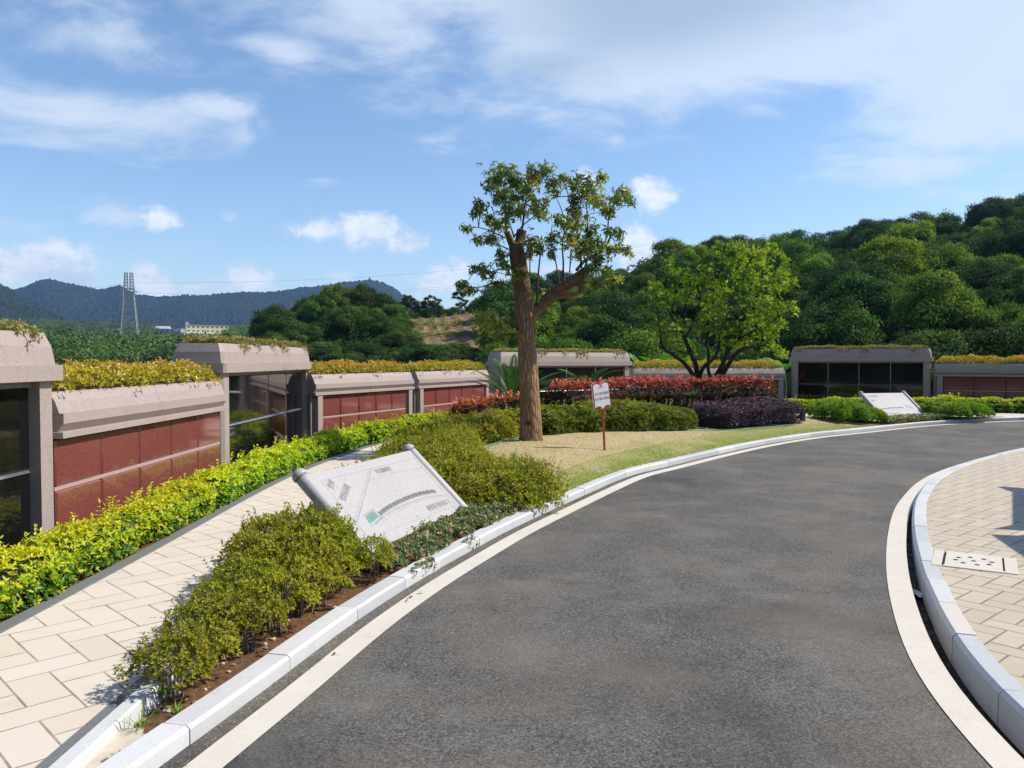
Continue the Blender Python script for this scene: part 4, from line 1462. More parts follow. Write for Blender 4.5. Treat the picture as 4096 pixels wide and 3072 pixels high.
# ------------------------------------------------------------------ slanted stone tablets shaped like scrolls
def text_mesh(txt, size, name='lettering'):
    cu = bpy.data.curves.new(name, 'FONT')
    cu.body = txt
    cu.size = size
    cu.align_x = 'CENTER'
    cu.align_y = 'CENTER'
    o = bpy.data.objects.new(name, cu)
    COL.objects.link(o)
    bpy.context.view_layer.update()
    me = bpy.data.meshes.new_from_object(o)
    bpy.data.objects.remove(o)
    bpy.data.curves.remove(cu)
    return me


def put_text(txt, size, mat, parent, x, y, rz=0.0, z=0.0015, xs=1.0):
    me = text_mesh(txt, size)
    me.materials.clear()
    me.materials.append(mat)
    o = link_mesh('lettering', me, parent)
    o.location = (x, y, z)
    o.rotation_euler = (0, 0, rz)
    o.scale = (xs, 1, 1)
    return o


def ribbon(mb, pts, w, z=0.001, mi=0):
    P = np.array(pts, float)
    n = left_normal(P)
    a, b = P + n * w / 2, P - n * w / 2
    vs = [(x, y, z) for x, y in a] + [(x, y, z) for x, y in b]
    k = len(P)
    mb.add(vs, [(k + i, k + i + 1, i + 1, i) for i in range(k - 1)], mi)


def tablet(origin, th, W, D, inc, label, base_z):
    t = empty('scroll_tablet', (origin[0], origin[1], base_z), 0, label, 'stone tablet')
    rot = Matrix.Rotation(th, 4, 'Z') @ Matrix.Rotation(inc, 4, 'X')
    t.rotation_euler = rot.to_euler()
    t.location = origin
    b = MB()
    b.box(0.02, -0.005, -0.11, W - 0.02, D - 0.01, 0.0, bev=0.006)
    b.build('slab', M['white'], t)
    for x in (0.0, W):
        b = MB()
        m = Matrix.Translation((x, -0.06, -0.03)) @ Matrix.Rotation(-math.pi / 2, 4, 'X')
        b.lathe([(0.0, 0), (0.066, 0.0), (0.068, 0.01), (0.068, D + 0.03), (0.066, D + 0.04), (0, D + 0.04)], 24, m)
        r_ = b.build('roller', M['white'], t)
        for yk, s in ((-0.075, -1), (D + 0.005, 1)):
            b = MB()
            m = Matrix.Translation((x, yk, -0.03)) @ Matrix.Rotation(-math.pi / 2 * s, 4, 'X')
            b.lathe([(0.0, -0.01), (0.074, -0.008), (0.078, 0.0), (0.078, 0.012), (0.074, 0.03), (0.062, 0.054), (0.04, 0.071), (0.018, 0.079), (0, 0.081)], 24, m)
            b.build('knob', M['white'], r_)
    # stone block that carries it
    b = MB()
    b.box(0.2, D * 0.25, -0.62, W - 0.2, D * 0.8, -0.11)
    b.build('support', M['white'], t)
    return t


T1 = tablet((-1.321, 7.364, 0.22), 1.242, 2.339, 0.988, 0.765, 'near slanted scroll-shaped stone tablet with engraved plan and teal patch among azaleas', 0.22)
lines = MB()
for pts, w in [([(0.179, 0.873), (1.2, 0.863), (2.208, 0.852)], 0.006), ([(0.155, 0.06), (0.179, 0.873)], 0.006), ([(2.186, 0.06), (2.208, 0.852)], 0.006), ([(2.222, 0.05), (2.244, 0.9)], 0.006),
               ([(0.269, 0.87), (0.183, 0.823)], 0.005), ([(0.3, 0.868), (0.179, 0.793)], 0.005), ([(0.532, 0.864), (0.169, 0.668)], 0.005), ([(0.646, 0.865), (0.162, 0.605)], 0.005),
               ([(1.119, 0.863), (0.293, 0.418), (0.17, 0.352)], 0.006),
               ([(0.942, 0.725), (1.1, 0.735), (1.236, 0.742), (1.417, 0.741), (1.673, 0.732), (1.9, 0.716), (2.185, 0.685)], 0.006),
               ([(0.45, 0.20), (0.597, 0.24), (0.75, 0.262), (0.909, 0.277), (1.1, 0.289), (1.274, 0.294), (1.45, 0.294), (1.633, 0.288), (1.9, 0.268), (2.155, 0.228)], 0.005),
               ([(1.53, 0.13), (2.04, 0.114), (2.17, 0.108)], 0.004), ([(0.2, 0.135), (0.562, 0.124), (1.3, 0.104), (2.17, 0.07)], 0.004)]:
    ribbon(lines, pts, w)
for pts, w in [([(1.179, 0.863), (0.297, 0.388), (0.19, 0.33)], 0.016), ([(0.44, 0.235), (0.577, 0.265), (0.774, 0.295), (0.9, 0.307), (1.047, 0.316), (1.22, 0.322), (1.407, 0.323), (1.6, 0.318), (1.763, 0.309), (1.96, 0.286), (2.168, 0.255)], 0.015),
               ([(0.62, 0.285), (0.604, 0.405), (0.351, 0.362)], 0.018), ([(0.332, 0.232), (0.62, 0.285)], 0.018)]:
    ribbon(lines, pts, w, 0.0014)
# rows of small grave marks
rm = random.Random(3)
for row in range(9):
    y0 = 0.685 - row * 0.036
    for k in range(34):
        x = 0.95 - row * 0.045 + k * 0.042 + rm.uniform(-.006, .006)
        if x > 2.14 or (row % 3 == 1 and k % 3 == 0):
            continue
        y = y0 + 0.03 - 0.09 * (x - 1.45) ** 2 + rm.uniform(-.004, .004)
        if x < 2.12 - 0.0 and y > 0.41 and x > 0.36 + (y - 0.42) * 1.86:
            ribbon(lines, [(x - 0.005, y - 0.003), (x + 0.005, y + 0.003)], 0.0035)
lines.build('engraved_plan', M['inkline'], T1, fix=False)
for i, (u, v) in enumerate([(0.681, 0.33), (0.773, 0.346), (0.864, 0.357), (0.96, 0.365), (1.056, 0.372), (1.144, 0.378), (1.238, 0.38), (1.331, 0.384), (1.426, 0.384), (1.519, 0.386), (1.608, 0.383), (1.706, 0.379), (1.795, 0.368), (1.89, 0.362), (1.98, 0.349)]):
    sl_ = math.atan2(-0.000, 1) + (0.17 - 0.026 * i)
    b = MB()
    mm = Matrix.Translation((u, v, 0.0)) @ Matrix.Rotation(sl_, 4, 'Z')
    b.box(-0.046, -0.026, 0.0005, 0.046, 0.026, 0.003, mi=0, mat=mm)
    b.box(-0.040, -0.014, 0.003, 0.040, 0.022, 0.006, mi=1, mat=mm)
    b.build('plan_tile', [plain('tile_rim', (0.22, 0.21, 0.17), 0.5), M['ink']] if i == 0 else [bpy.data.materials['tile_rim'], M['ink']], T1)
b = MB()
b.add([(0.352, 0.262, 0.002), (0.59, 0.300, 0.002), (0.572, 0.387, 0.002), (0.372, 0.351, 0.002)], [(0, 1, 2, 3)])
b.build('teal_patch', M['teal'], T1)
put_text('壁葬', 0.085, M['ink'], T1, 0.29, 0.80, R(31), xs=0.9)
put_text('壁葬前道路', 0.085, M['ink'], T1, 0.392, 0.671, R(27), xs=0.75)
put_text('罗溪湖树葬区', 0.075, M['ink'], T1, 1.37, 0.80, R(-1), xs=0.8)
put_text('树葬苑平面布局1-2', 0.085, M['ink'], T1, 1.84, 0.165, R(-1), xs=0.85)

T2 = tablet((11.288, 24.247, 0.25), 0.272, 1.615, 1.212, 0.624, 'far slanted scroll-shaped stone tablet in front of the black niche wall', 0.25)
lines = MB()
for pts, w in [([(0.10, 1.10), (1.50, 1.10)], 0.008), ([(0.10, 0.06), (0.10, 1.10)], 0.008), ([(1.50, 0.06), (1.50, 1.10)], 0.008), ([(0.12, 0.90), (0.5, 0.96), (0.75, 0.955), (0.85, 0.87), (0.95, 0.86), (1.03, 0.92), (1.06, 0.97), (1.3, 0.93)], 0.008),
               ([(1.1, 1.10), (1.3, 0.93), (1.46, 0.72)], 0.010), ([(1.3, 1.1), (1.46, 0.98)], 0.006), ([(0.12, 0.28), (0.5, 0.36), (0.9, 0.385), (1.3, 0.34), (1.48, 0.29)], 0.014), ([(0.12, 0.24), (0.5, 0.32), (0.9, 0.345), (1.3, 0.30), (1.48, 0.25)], 0.006),
               ([(0.10, 0.08), (1.5, 0.08)], 0.006), ([(1.15, 0.62), (1.42, 0.56), (1.42, 0.40)], 0.010)]:
    ribbon(lines, pts, w)
for row in range(6):
    for k in range(28):
        x = 0.2 + k * 0.04
        ribbon(lines, [(x - 0.006, 0.84 - row * 0.055 + 0.05 * math.sin(x * 2.2)), (x + 0.006, 0.845 - row * 0.055 + 0.05 * math.sin(x * 2.2))], 0.005)
lines.build('engraved_plan', M['inkline'], T2, fix=False)
for i in range(14):
    b = MB()
    u = 0.22 + i * 0.062
    v = 0.395 + 0.07 * math.sin((u - 0.1) * 1.9)
    b.box(u - 0.029, v - 0.024, 0.0005, u + 0.029, v + 0.024, 0.003, mi=0)
    b.box(u - 0.024, v - 0.014, 0.003, u + 0.024, v + 0.02, 0.005, mi=1)
    b.build('plan_tile', [bpy.data.materials['tile_rim'], M['ink']], T2)
b = MB()
b.add([(1.17, 0.42, 0.002), (1.40, 0.40, 0.002), (1.40, 0.53, 0.002), (1.17, 0.58, 0.002)], [(0, 1, 2, 3)])
b.build('grey_patch', M['inkline'], T2)
b = MB()
b.add([(0.12, 0.80, 0.002), (0.24, 0.80, 0.002), (0.24, 0.86, 0.002), (0.12, 0.86, 0.002)], [(0, 1, 2, 3)])
b.build('dark_patch', M['ink'], T2)
put_text('罗溪湖树葬区', 0.09, M['ink'], T2, 0.32, 1.03, 0, xs=0.7)
put_text('树葬苑平面布局1-2', 0.11, M['ink'], T2, 0.48, 0.17, 0, xs=0.7)

# ------------------------------------------------------------------ book-shaped sign on the lawn
def book_sign():
    bx, by = G(2418, 1797, 0.27)
    bz = gz(bx, by)
    t = empty('book_sign', (bx, by, bz), R(24), 'white book-shaped sign with red rim on a red pole in the dry lawn', 'sign')
    t.rotation_euler = Matrix.Rotation(R(24), 3, 'Z').to_euler()
    roll = Matrix.Rotation(R(-3.0), 4, 'Y')

    def outline(hw, zb, zt, arc, n=9):
        p = []
        for s in (-1, 1):
            for k in range(n):
                f = k / (n - 1)
                x = -hw + f * hw if s < 0 else f * hw
                q = f if s < 0 else 1 - f
                p.append((x, zt + arc * math.sin(math.pi * (0.15 + 0.85 * q)) - arc * 0.4 * (q > 0.95)))
        for s in (1, -1):
            for k in range(n):
                f = k / (n - 1)
                x = hw - f * hw if s > 0 else -f * hw
                q = f if s > 0 else 1 - f
                p.append((x, zb + arc * math.sin(math.pi * (0.15 + 0.85 * q)) - arc * 0.4 * (q > 0.95)))
        return p
    H0 = 0.78
    pole = MB()
    pole.box(-0.018, -0.018, -0.15, 0.018, 0.018, H0 + 0.05, bev=0.004, mat=roll)
    pole.build('pole', M['signred'], t)
    tilt = Matrix.Translation((0, 0, H0)) @ Matrix.Rotation(R(-8), 4, 'Y')
    tilt = Matrix.Translation((-0.04, 0, 0)) @ tilt

    def slab(o, y0, y1, mat, name):
        mb = MB()
        n = len(o)
        vs = [tilt @ Vector((x, y0, z)) for x, z in o] + [tilt @ Vector((x, y1, z)) for x, z in o]
        fs = [(i, n + i, n + (i + 1) % n, (i + 1) % n) for i in range(n)]
        # caps as a fan of quads between lower and upper edge
        h = n // 2
        for k in range(h - 1):
            fs.append((k, k + 1, n - 2 - k, n - 1 - k))
            fs.append((n + k + 1, n + k, n + n - 1 - k, n + n - 2 - k))
        mb.add(vs, fs)
        return mb.build(name, mat, t)
    slab(outline(0.185, 0.0, 0.49, 0.055), -0.012, 0.024, M['signwhite'], 'board')
    slab(outline(0.186, -0.001, 0.491, 0.055), -0.018, -0.0125, M['signred'], 'rim')
    slab(outline(0.168, 0.030, 0.462, 0.052), -0.021, -0.0185, M['signwhite'], 'face')
    for txt, sz, z, x, mat, xs in [('文明公民', 0.042, 0.435, 0.0, M['letterred'], 0.8), ('讲文明', 0.066, 0.315, -0.085, M['letterred'], 0.72), ('从我做起', 0.066, 0.315, 0.068, M['lettergrey'], 0.72),
                               ('爱护花', 0.066, 0.215, -0.095, M['letterred'], 0.72), ('草从我做起', 0.066, 0.215, 0.060, M['lettergrey'], 0.68)]:
        me = text_mesh(txt, sz)
        me.materials.clear()
        me.materials.append(mat)
        o = link_mesh('lettering', me, t)
        mw = tilt @ Matrix.Translation((x, -0.0225, z)) @ Matrix.Rotation(math.pi / 2, 4, 'X') @ Matrix.Diagonal((xs, 1, 1, 1))
        o.matrix_local = mw


book_sign()

# ------------------------------------------------------------------ trees of the island
def z6(px, py):
    return (1700 + px / 2.16016, 580 + py / 2.16016)


def z5(px, py):
    return (2300 + px / 2.16016, 850 + py / 2.16016)


def arc_pts(ptsw, step=0.12):
    P = np.array([tuple(p) for p in ptsw])
    return [Vector(p) for p in crom(P, step)]


def camphor():
    Y0 = 16.4
    bx = AT(2128, 1757, Y0).x
    root = empty('camphor_tree', (bx, Y0, gz(bx, Y0)), 0, 'tall pollarded camphor tree with thick ridged trunk on the lawn', 'tree')
    o0 = Vector(root.location)
    rr = random.Random(4)

    def W(px, py, dy=0.0):
        return AT(*z6(px, py), Y0 + dy) - o0

    def zz3(px, py, dy=0.0):
        return AT(1600 + px / 2.16016, 1200 + py / 2.16016, Y0 + dy) - o0
    k = Y0 / FPX / 2.16016                                            # metres per zoomed pixel

    def limb(mb, pts, wid, seg=14, rough=0.10, cap=True):
        P = np.column_stack([np.array([tuple(p) for p in pts]), np.array(wid) * k / 2])
        Q = crom(P, 0.07)
        mb.tube([Vector(q[:3]) for q in Q], [float(q[3]) for q in Q], seg, cap=cap, rough=rough, nseed=rr.uniform(0, 9))
    b = MB()
    limb(b, [zz3(1137, 1260), zz3(1136, 1200), zz3(1136, 1130), zz3(1132, 1000), zz3(1122, 820), zz3(1110, 640), zz3(1104, 520), zz3(1095, 400), W(868, 1580), W(862, 1500), W(852, 1380), W(842, 1250),
             W(822, 1100), W(800, 960), W(785, 860)], [262, 205, 186, 176, 172, 172, 168, 156, 158, 165, 160, 152, 146, 138, 118], 30, 0.10)
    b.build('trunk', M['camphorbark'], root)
    tips = []
    for name, pts, wid in [
        ('limb', [W(885, 1540), W(960, 1430, .1), W(1050, 1345, .15), W(1150, 1255, .1), W(1250, 1190, 0), W(1330, 1135, -.05), W(1390, 1085, -.05), W(1432, 1050, -.05)], [120, 118, 112, 108, 98, 90, 78, 50]),
        ('limb', [W(780, 900), W(735, 820, -.1), W(708, 750, -.15)], [80, 60, 52]),
        ('limb', [W(795, 910), W(820, 830, .1), W(838, 735, .1)], [90, 86, 84]),
        ('limb', [W(830, 1080), W(850, 1000, -.15), W(856, 930, -.2)], [60, 56, 54]),
        ('limb', [W(1330, 1150), W(1355, 1220, -.1), W(1350, 1285, -.1)], [55, 60, 64]),
        ('limb', [W(1110, 1320, -.1), W(1240, 1300, -.2), W(1345, 1280, -.2)], [42, 40, 30]),
    ]:
        b = MB()
        limb(b, pts, wid, 16, 0.12)
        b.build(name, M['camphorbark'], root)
    br = MB()
    B_ = [([W(1310, 1080), W(1390, 990, .2), W(1500, 930, .3), W(1570, 860, .3), W(1620, 755, .3)], [30, 28, 24, 20, 14]),
          ([W(965, 1390), W(972, 1200, .1), W(1000, 900, .2), W(1010, 780, .2)], [16, 16, 13, 8]), ([W(1190, 1190), W(1195, 1000, -.2), W(1185, 880, -.3), W(1210, 700, -.3)], [18, 15, 12, 7]),
          ([W(1165, 1200), W(1120, 960, .3), W(1090, 800, .4), W(1100, 680, .4)], [12, 11, 9, 6]), ([W(700, 770), W(700, 600, -.2), W(690, 450, -.2), W(692, 280, -.2)], [28, 22, 15, 7]),
          ([W(838, 745), W(860, 560, .2), W(880, 430, .3), W(930, 300, .3)], [20, 18, 13, 6]), ([W(770, 800), W(735, 690, .3), W(650, 480, .5)], [16, 13, 6]),
          ([W(770, 790), W(850, 690, .4), W(950, 610, .5), W(1110, 455, .6)], [14, 13, 10, 5]), ([W(690, 800), W(600, 760, -.3), W(480, 715, -.5), W(360, 715, -.6)], [14, 10, 7, 4]),
          ([W(720, 900), W(600, 850, .3), W(450, 820, .4)], [12, 9, 5]), ([W(1550, 880), W(1580, 720, .4), W(1595, 590, .4), W(1700, 430, .5)], [16, 13, 10, 5]),
          ([W(745, 1130), W(690, 1060, -.3), W(560, 1100, -.5), W(470, 1060, -.5)], [13, 11, 8, 5]), ([W(745, 1240), W(640, 1180, -.4), W(480, 1230, -.6), W(340, 1220, -.7)], [15, 12, 9, 5]),
          ([W(1350, 1060), W(1340, 900, -.3), W(1300, 700, -.5), W(1250, 480, -.6), W(1200, 290, -.6)], [20, 17, 13, 9, 5]), ([W(1390, 1040), W(1420, 860, .2), W(1400, 640, .3), W(1400, 400, .3)], [20, 16, 12, 6]),
          ([W(1340, 960), W(1240, 800, .1), W(1180, 560, .2), W(1120, 430, .2)], [14, 12, 9, 5]), ([W(1400, 1100), W(1500, 1080, .3), W(1640, 1160, .5)], [18, 13, 6]),
          ([W(1480, 950), W(1600, 900, -.2), W(1750, 910, -.4)], [12, 9, 5]), ([W(905, 1130), W(910, 950, -.3), W(930, 820, -.4)], [12, 9, 5]),
          ([W(830, 1640), W(770, 1560, -.2), W(650, 1500, -.4), W(540, 1480, -.5)], [16, 14, 10, 6]), ([W(650, 1500, -.4), W(620, 1580, -.5), W(600, 1640, -.5)], [9, 7, 5]),
          ([W(830, 1200), W(830, 1110, -.5)], [10, 6]), ([W(970, 1330), W(980, 1240, -.4)], [10, 6]), ([W(1250, 1100), W(1258, 960), W(1262, 860)], [12, 10, 6])]
    allb = []
    for pts, wid in B_:
        P = np.column_stack([np.array([tuple(p) for p in pts]), np.array(wid) * k / 2])
        Q = crom(P, 0.12)
        br.tube([Vector(q[:3]) for q in Q], [float(q[3]) for q in Q], 6, cap=False)
        allb += [Vector(q[:3]) for q in Q]
    C_ = [(690, 210, 110, 80), (600, 300, 110, 110), (760, 300, 110, 120), (640, 430, 110, 110), (780, 440, 110, 100), (870, 380, 90, 110), (980, 230, 110, 80), (1050, 200, 60, 50), (930, 300, 80, 90), (960, 500, 120, 100),
          (1000, 590, 90, 60), (480, 520, 80, 60), (440, 580, 50, 40), (560, 640, 90, 60), (640, 680, 90, 70), (360, 720, 50, 30), (580, 810, 100, 70), (450, 820, 50, 30), (660, 960, 70, 70), (680, 1030, 70, 50), (470, 1060, 90, 60),
          (540, 1110, 90, 60), (340, 1220, 80, 50), (400, 1260, 70, 40), (620, 1210, 90, 60), (830, 1110, 90, 70), (930, 830, 80, 80), (1000, 880, 70, 90), (900, 910, 60, 60), (1120, 320, 80, 50), (1110, 400, 50, 40), (1200, 280, 60, 40),
          (1290, 340, 70, 60), (1400, 300, 100, 60), (1520, 280, 60, 50), (1400, 400, 130, 90), (1300, 470, 90, 70), (1480, 480, 100, 90), (1560, 560, 60, 50), (1700, 400, 80, 60), (1760, 480, 60, 60), (1660, 490, 70, 60),
          (1600, 570, 60, 40), (1300, 560, 100, 70), (1180, 660, 80, 80), (1290, 680, 120, 100), (1400, 720, 90, 90), (1250, 820, 100, 90), (1380, 840, 100, 90), (1460, 870, 80, 90), (1340, 930, 90, 70), (1600, 760, 60, 60),
          (1680, 760, 40, 40), (1700, 880, 80, 50), (1760, 920, 40, 40), (1580, 900, 80, 60), (1500, 980, 80, 60), (1440, 1060, 90, 60), (1560, 1080, 90, 50), (1620, 1170, 80, 50), (1480, 1200, 80, 50), (1100, 800, 70, 60),
          (1100, 930, 60, 60), (970, 1260, 70, 60), (560, 1500, 120, 90), (640, 1560, 110, 70), (490, 1480, 80, 60), (650, 1650, 90, 40), (500, 1600, 80, 40), (720, 560, 90, 80), (830, 560, 80, 80)]
    lv = Leaves()
    for cx, cy, rx, ry in C_:
        dy = rr.uniform(-0.75, 0.75) * (0.55 if rx < 60 else 1)
        c = W(cx, cy, dy)
        near = min(allb, key=lambda q: (q - c).length)
        br.tube([near, (near + c) / 2 + Vector((0, 0, 0.04)), c], [0.010, 0.007, 0.004], 5, cap=False)
        n = int(8 + rx * ry / 430)
        a = RNG.normal(0, 0.46, (n, 3)) * np.array([rx * k, (rx + ry) / 2 * k, ry * k])
        P = np.array(c)[None, :] + a
        for q in range(0, n, 2):
            p = Vector(P[q])
            br.tube([c, (c + p) / 2, p], [0.004, 0.003, 0.002], 4, cap=False)
        A = unit(a + RNG.normal(0, 0.08, (n, 3)) + np.array([0, 0, 0.10]))
        t0 = rr.uniform(0.25, 0.7) + (0.12 if cx > 900 else 0)
        lv.rosettes(P, A, 6, 0.12, 0.040, np.clip(RNG.normal(t0, 0.12, n), 0, 1), 1.7, 0.4, 0.3)
    br.build('branches', M['twigdark'], root, fix=False)
    link_mesh('crown', lv.mesh('crown', M['l_camphor']), root)
    # knot hole in the bark
    kn = MB()
    c = zz3(1105, 1055)
    c.y = -0.222
    kn.lathe([(0.055, -0.02), (0.05, 0.012), (0.036, 0.014), (0.026, 0.0), (0.0, -0.012)], 14, Matrix.Translation(c) @ Matrix.Rotation(math.pi / 2, 4, 'X') @ Matrix.Diagonal((1.2, 0.75, 1, 1)))
    kn.build('knot', M['forestbark'], root)


camphor()


def citrus():
    Y0 = 24.8
    bx = AT(2838, 1530, Y0).x
    root = empty('citrus_tree', (bx, Y0, gz(7.5, 23.8)), 0, 'many-stemmed bright green citrus tree rising behind the red-tipped hedge', 'tree')
    o0 = Vector(root.location)
    rr = random.Random(8)

    def W(px, py, dy=0.0):
        return AT(*z5(px, py), Y0 + dy) - o0
    k = Y0 / FPX / 2.16016
    B_ = [([W(1060, 1600), W(1040, 1450), W(960, 1320, -.2), W(880, 1250, -.4), W(790, 1190, -.5), W(748, 1140, -.5), W(730, 1000, -.5)], [56, 50, 44, 40, 34, 26, 14]),
          ([W(1075, 1600), W(1062, 1450), W(1040, 1300), W(980, 1170, .1), W(930, 1040, .2), W(870, 950, .3), W(820, 870, .3), W(790, 700, .3)], [60, 56, 50, 46, 40, 32, 24, 12]),
          ([W(945, 1080, .2), W(948, 900, .3), W(960, 760, .4), W(1030, 650, .4)], [30, 27, 22, 12]), ([W(1075, 1600), W(1082, 1420), W(1110, 1340, -.2), W(1200, 1260, -.4), W(1240, 1180, -.4), W(1255, 1060, -.5), W(1320, 850, -.5)], [46, 44, 40, 36, 32, 26, 12]),
          ([W(1180, 1600), W(1175, 1450), W(1150, 1350, .3), W(1155, 1200, .5), W(1140, 1110, .6), W(1150, 900, .6)], [40, 40, 34, 30, 26, 12]),
          ([W(1195, 1600), W(1205, 1450), W(1270, 1330), W(1310, 1230, .1), W(1385, 1060, .2), W(1450, 940, .3), W(1550, 820, .3), W(1605, 690, .3), W(1620, 500, .3)], [60, 54, 50, 46, 40, 36, 30, 24, 10]),
          ([W(1240, 1600), W(1255, 1450), W(1330, 1310, -.3), W(1400, 1210, -.5), W(1500, 1165, -.6), W(1640, 1150, -.6)], [60, 54, 46, 40, 34, 14]),
          ([W(1420, 1080, .2), W(1560, 1020, .1), W(1690, 960, .1), W(1790, 870, .1)], [30, 28, 26, 12]), ([W(1230, 720), W(1400, 790, -.2), W(1455, 870, -.2), W(1500, 930, -.1)], [14, 20, 24, 26]),
          ([W(960, 1080), W(1030, 930, -.3), W(1080, 760, -.4)], [22, 16, 9]), ([W(1190, 900), W(1192, 740), W(1200, 600)], [14, 12, 8]),
          ([W(1290, 1160), W(1300, 1000, -.5), W(1320, 860, -.6)], [18, 14, 9])]
    allb = []
    for i, (pts, wid) in enumerate(B_):
        P = np.column_stack([np.array([tuple(p) for p in pts]), np.array(wid) * k / 2])
        Q = crom(P, 0.14)
        b = MB()
        b.tube([Vector(q[:3]) for q in Q], [float(q[3]) * 0.85 for q in Q], 9, cap=True, rough=0.12, nseed=i)
        b.build('stem' if wid[0] > 36 else 'limb', M['citrusbark'], root)
        allb += [Vector(q[:3]) for q in Q[len(Q) // 3:]]
    C_ = [(1350, 330, 110, 60), (1240, 310, 80, 60), (1460, 340, 110, 90), (1600, 370, 90, 80), (1700, 340, 70, 60), (1300, 430, 100, 80), (1450, 460, 120, 80), (1620, 480, 100, 80), (1800, 430, 40, 60), (1830, 530, 70, 60),
          (1750, 560, 90, 70), (820, 440, 60, 60), (850, 510, 90, 60), (960, 520, 90, 60), (1120, 500, 90, 60), (900, 600, 110, 80), (1050, 590, 120, 80), (1230, 590, 120, 80), (1400, 590, 120, 80), (1550, 600, 120, 80),
          (1700, 640, 110, 80), (1830, 640, 70, 60), (690, 640, 60, 70), (700, 740, 70, 80), (760, 820, 70, 70), (840, 700, 100, 80), (1000, 720, 110, 80), (1150, 760, 110, 80), (1300, 720, 110, 80), (1450, 730, 110, 80),
          (1600, 760, 110, 80), (1740, 760, 90, 80), (1850, 830, 70, 60), (1680, 860, 110, 80), (1540, 880, 110, 80), (1300, 860, 100, 80), (1130, 880, 100, 80), (780, 980, 90, 70), (860, 1040, 90, 70), (760, 1080, 70, 60),
          (830, 1130, 60, 40), (1060, 980, 80, 70), (1180, 1000, 100, 80), (1330, 1020, 110, 80), (1480, 1000, 110, 80), (1620, 1000, 110, 80), (1750, 980, 90, 70), (1700, 1080, 100, 60), (1560, 1090, 100, 60), (1420, 1130, 90, 50),
          (1250, 1150, 80, 50), (1660, 1170, 80, 40), (1750, 1220, 70, 50), (1800, 1240, 40, 30), (1380, 290, 60, 30), (660, 900, 40, 40), (1890, 610, 30, 30), (1880, 840, 40, 40)]
    tw = MB()
    lv = Leaves()
    for cx, cy, rx, ry in C_:
        for layer in range(2):
            dy = rr.uniform(0.0, 1.1) * (1 if layer else -1)
            c = W(cx + rr.uniform(-30, 30), cy + rr.uniform(-20, 20), dy)
            near = min(allb, key=lambda q: (q - c).length)
            tw.tube([near, (near + c) / 2, c], [0.014, 0.010, 0.005], 5, cap=False)
            n = int(5 + rx * ry / 640)
            a = RNG.normal(0, 0.42, (n, 3)) * np.array([rx * k, (rx + ry) * 0.6 * k, ry * k])
            P = np.array(c)[None, :] + a
            A = unit(a + RNG.normal(0, 0.15, (n, 3)) + np.array([0, 0, 0.25]))
            t0 = rr.uniform(0.3, 0.7) + 0.15 * (cx > 1400)
            lv.rosettes(P, A, 6, 0.125, 0.056, np.clip(RNG.normal(t0, 0.15, n), 0, 1), 0.95, 0.35, 0.1)
    link_mesh('crown', lv.mesh('crown', M['l_citrus'], (tw.v, tw.f, M['citrusbark'])), root)


citrus()


def frond_plant(name, x, y, z, fronds, L, leafL, leafW, mat, label, cat, group=None, stem=None, droop=0.9, density=26, start=0.18, stemmat=None):
    root = empty(name, (x, y, z), 0, label, cat, group)
    for az, up, ln in fronds:
        lv = Leaves()
        pts = []
        d = Vector((math.cos(az), math.sin(az), 0))
        ll = L * ln
        p = Vector((0, 0, stem or 0))
        ang = up
        n = 14
        for k in range(n + 1):
            pts.append(p.copy())
            p = p + (d * math.cos(ang) + Vector((0, 0, math.sin(ang)))) * ll / n
            ang -= droop / n * (0.4 + 1.2 * k / n)
        P = resample(np.array([tuple(q) for q in pts]), n=density)
        T = unit(np.gradient(P, axis=0))
        side = np.array([-math.sin(az), math.cos(az), 0.0])
        f = np.linspace(0, 1, density)
        ok = f > start
        prof = np.sin(np.pi * np.clip((f - start) / (1 - start), 0.06, 0.97)) ** 0.5
        for s in (-1, 1):
            D = unit(T * 0.75 + side * s + np.array([0, 0, 0.30]))
            U = np.cross(T, side)
            U = np.where(U[:, 2:3] < 0, -U, U)
            lv.add(leaf_quads(P[ok], D[ok], U[ok], (leafL * prof)[ok], leafW, 0.1, 0.1), np.clip(RNG.normal(0.45, 0.16, ok.sum()), 0, 1))
        V = P
        mb = MB()
        mb.tube([Vector(q) for q in P], list(np.linspace(0.012, 0.003, density)), 5, cap=False)
        me = lv.mesh('frond', mat, (mb.v, mb.f, stemmat or mat))
        link_mesh('frond', me, root)
    if stem:
        b = MB()
        b.tube([(0, 0, -0.2), (0, 0, stem * 0.6), (0, 0, stem)], [0.12, 0.11, 0.08], 12, rough=0.15)
        b.build('trunk', M['citrusbark'], root)
    return root


rf = random.Random(2)
fr = [(2.6 + 0.35 * k + rf.uniform(-.1, .1), 0.75 + rf.uniform(-.15, .25), rf.uniform(.8, 1.05)) for k in range(4)] + [(2.2, 1.2, 1.0), (1.5, 1.35, 1.0), (0.9, 1.1, .95), (0.3, 0.8, 1.1), (-0.2, 0.75, 1.0), (-0.7, 1.0, .9), (4.4, 1.2, .9), (5.2, 1.1, .9), (3.6, 1.1, .95), (0.05, 0.55, 1.15)]
frond_plant('cycad', 0.02, 21.7, gz(0.3, 21.0) + 0.15, fr, 1.55, 0.21, 0.030, M['l_cycad'], 'sago palm with stiff upright fronds just left of the camphor trunk', 'palm', 'sago palms by the wall', 0.42, 0.7, 46, 0.12)
fr = [(k * 0.62 + rf.uniform(-.15, .15), 0.55 + rf.uniform(-.2, .3), rf.uniform(.8, 1.1)) for k in range(10)] + [(0.25, 0.5, 1.25)]
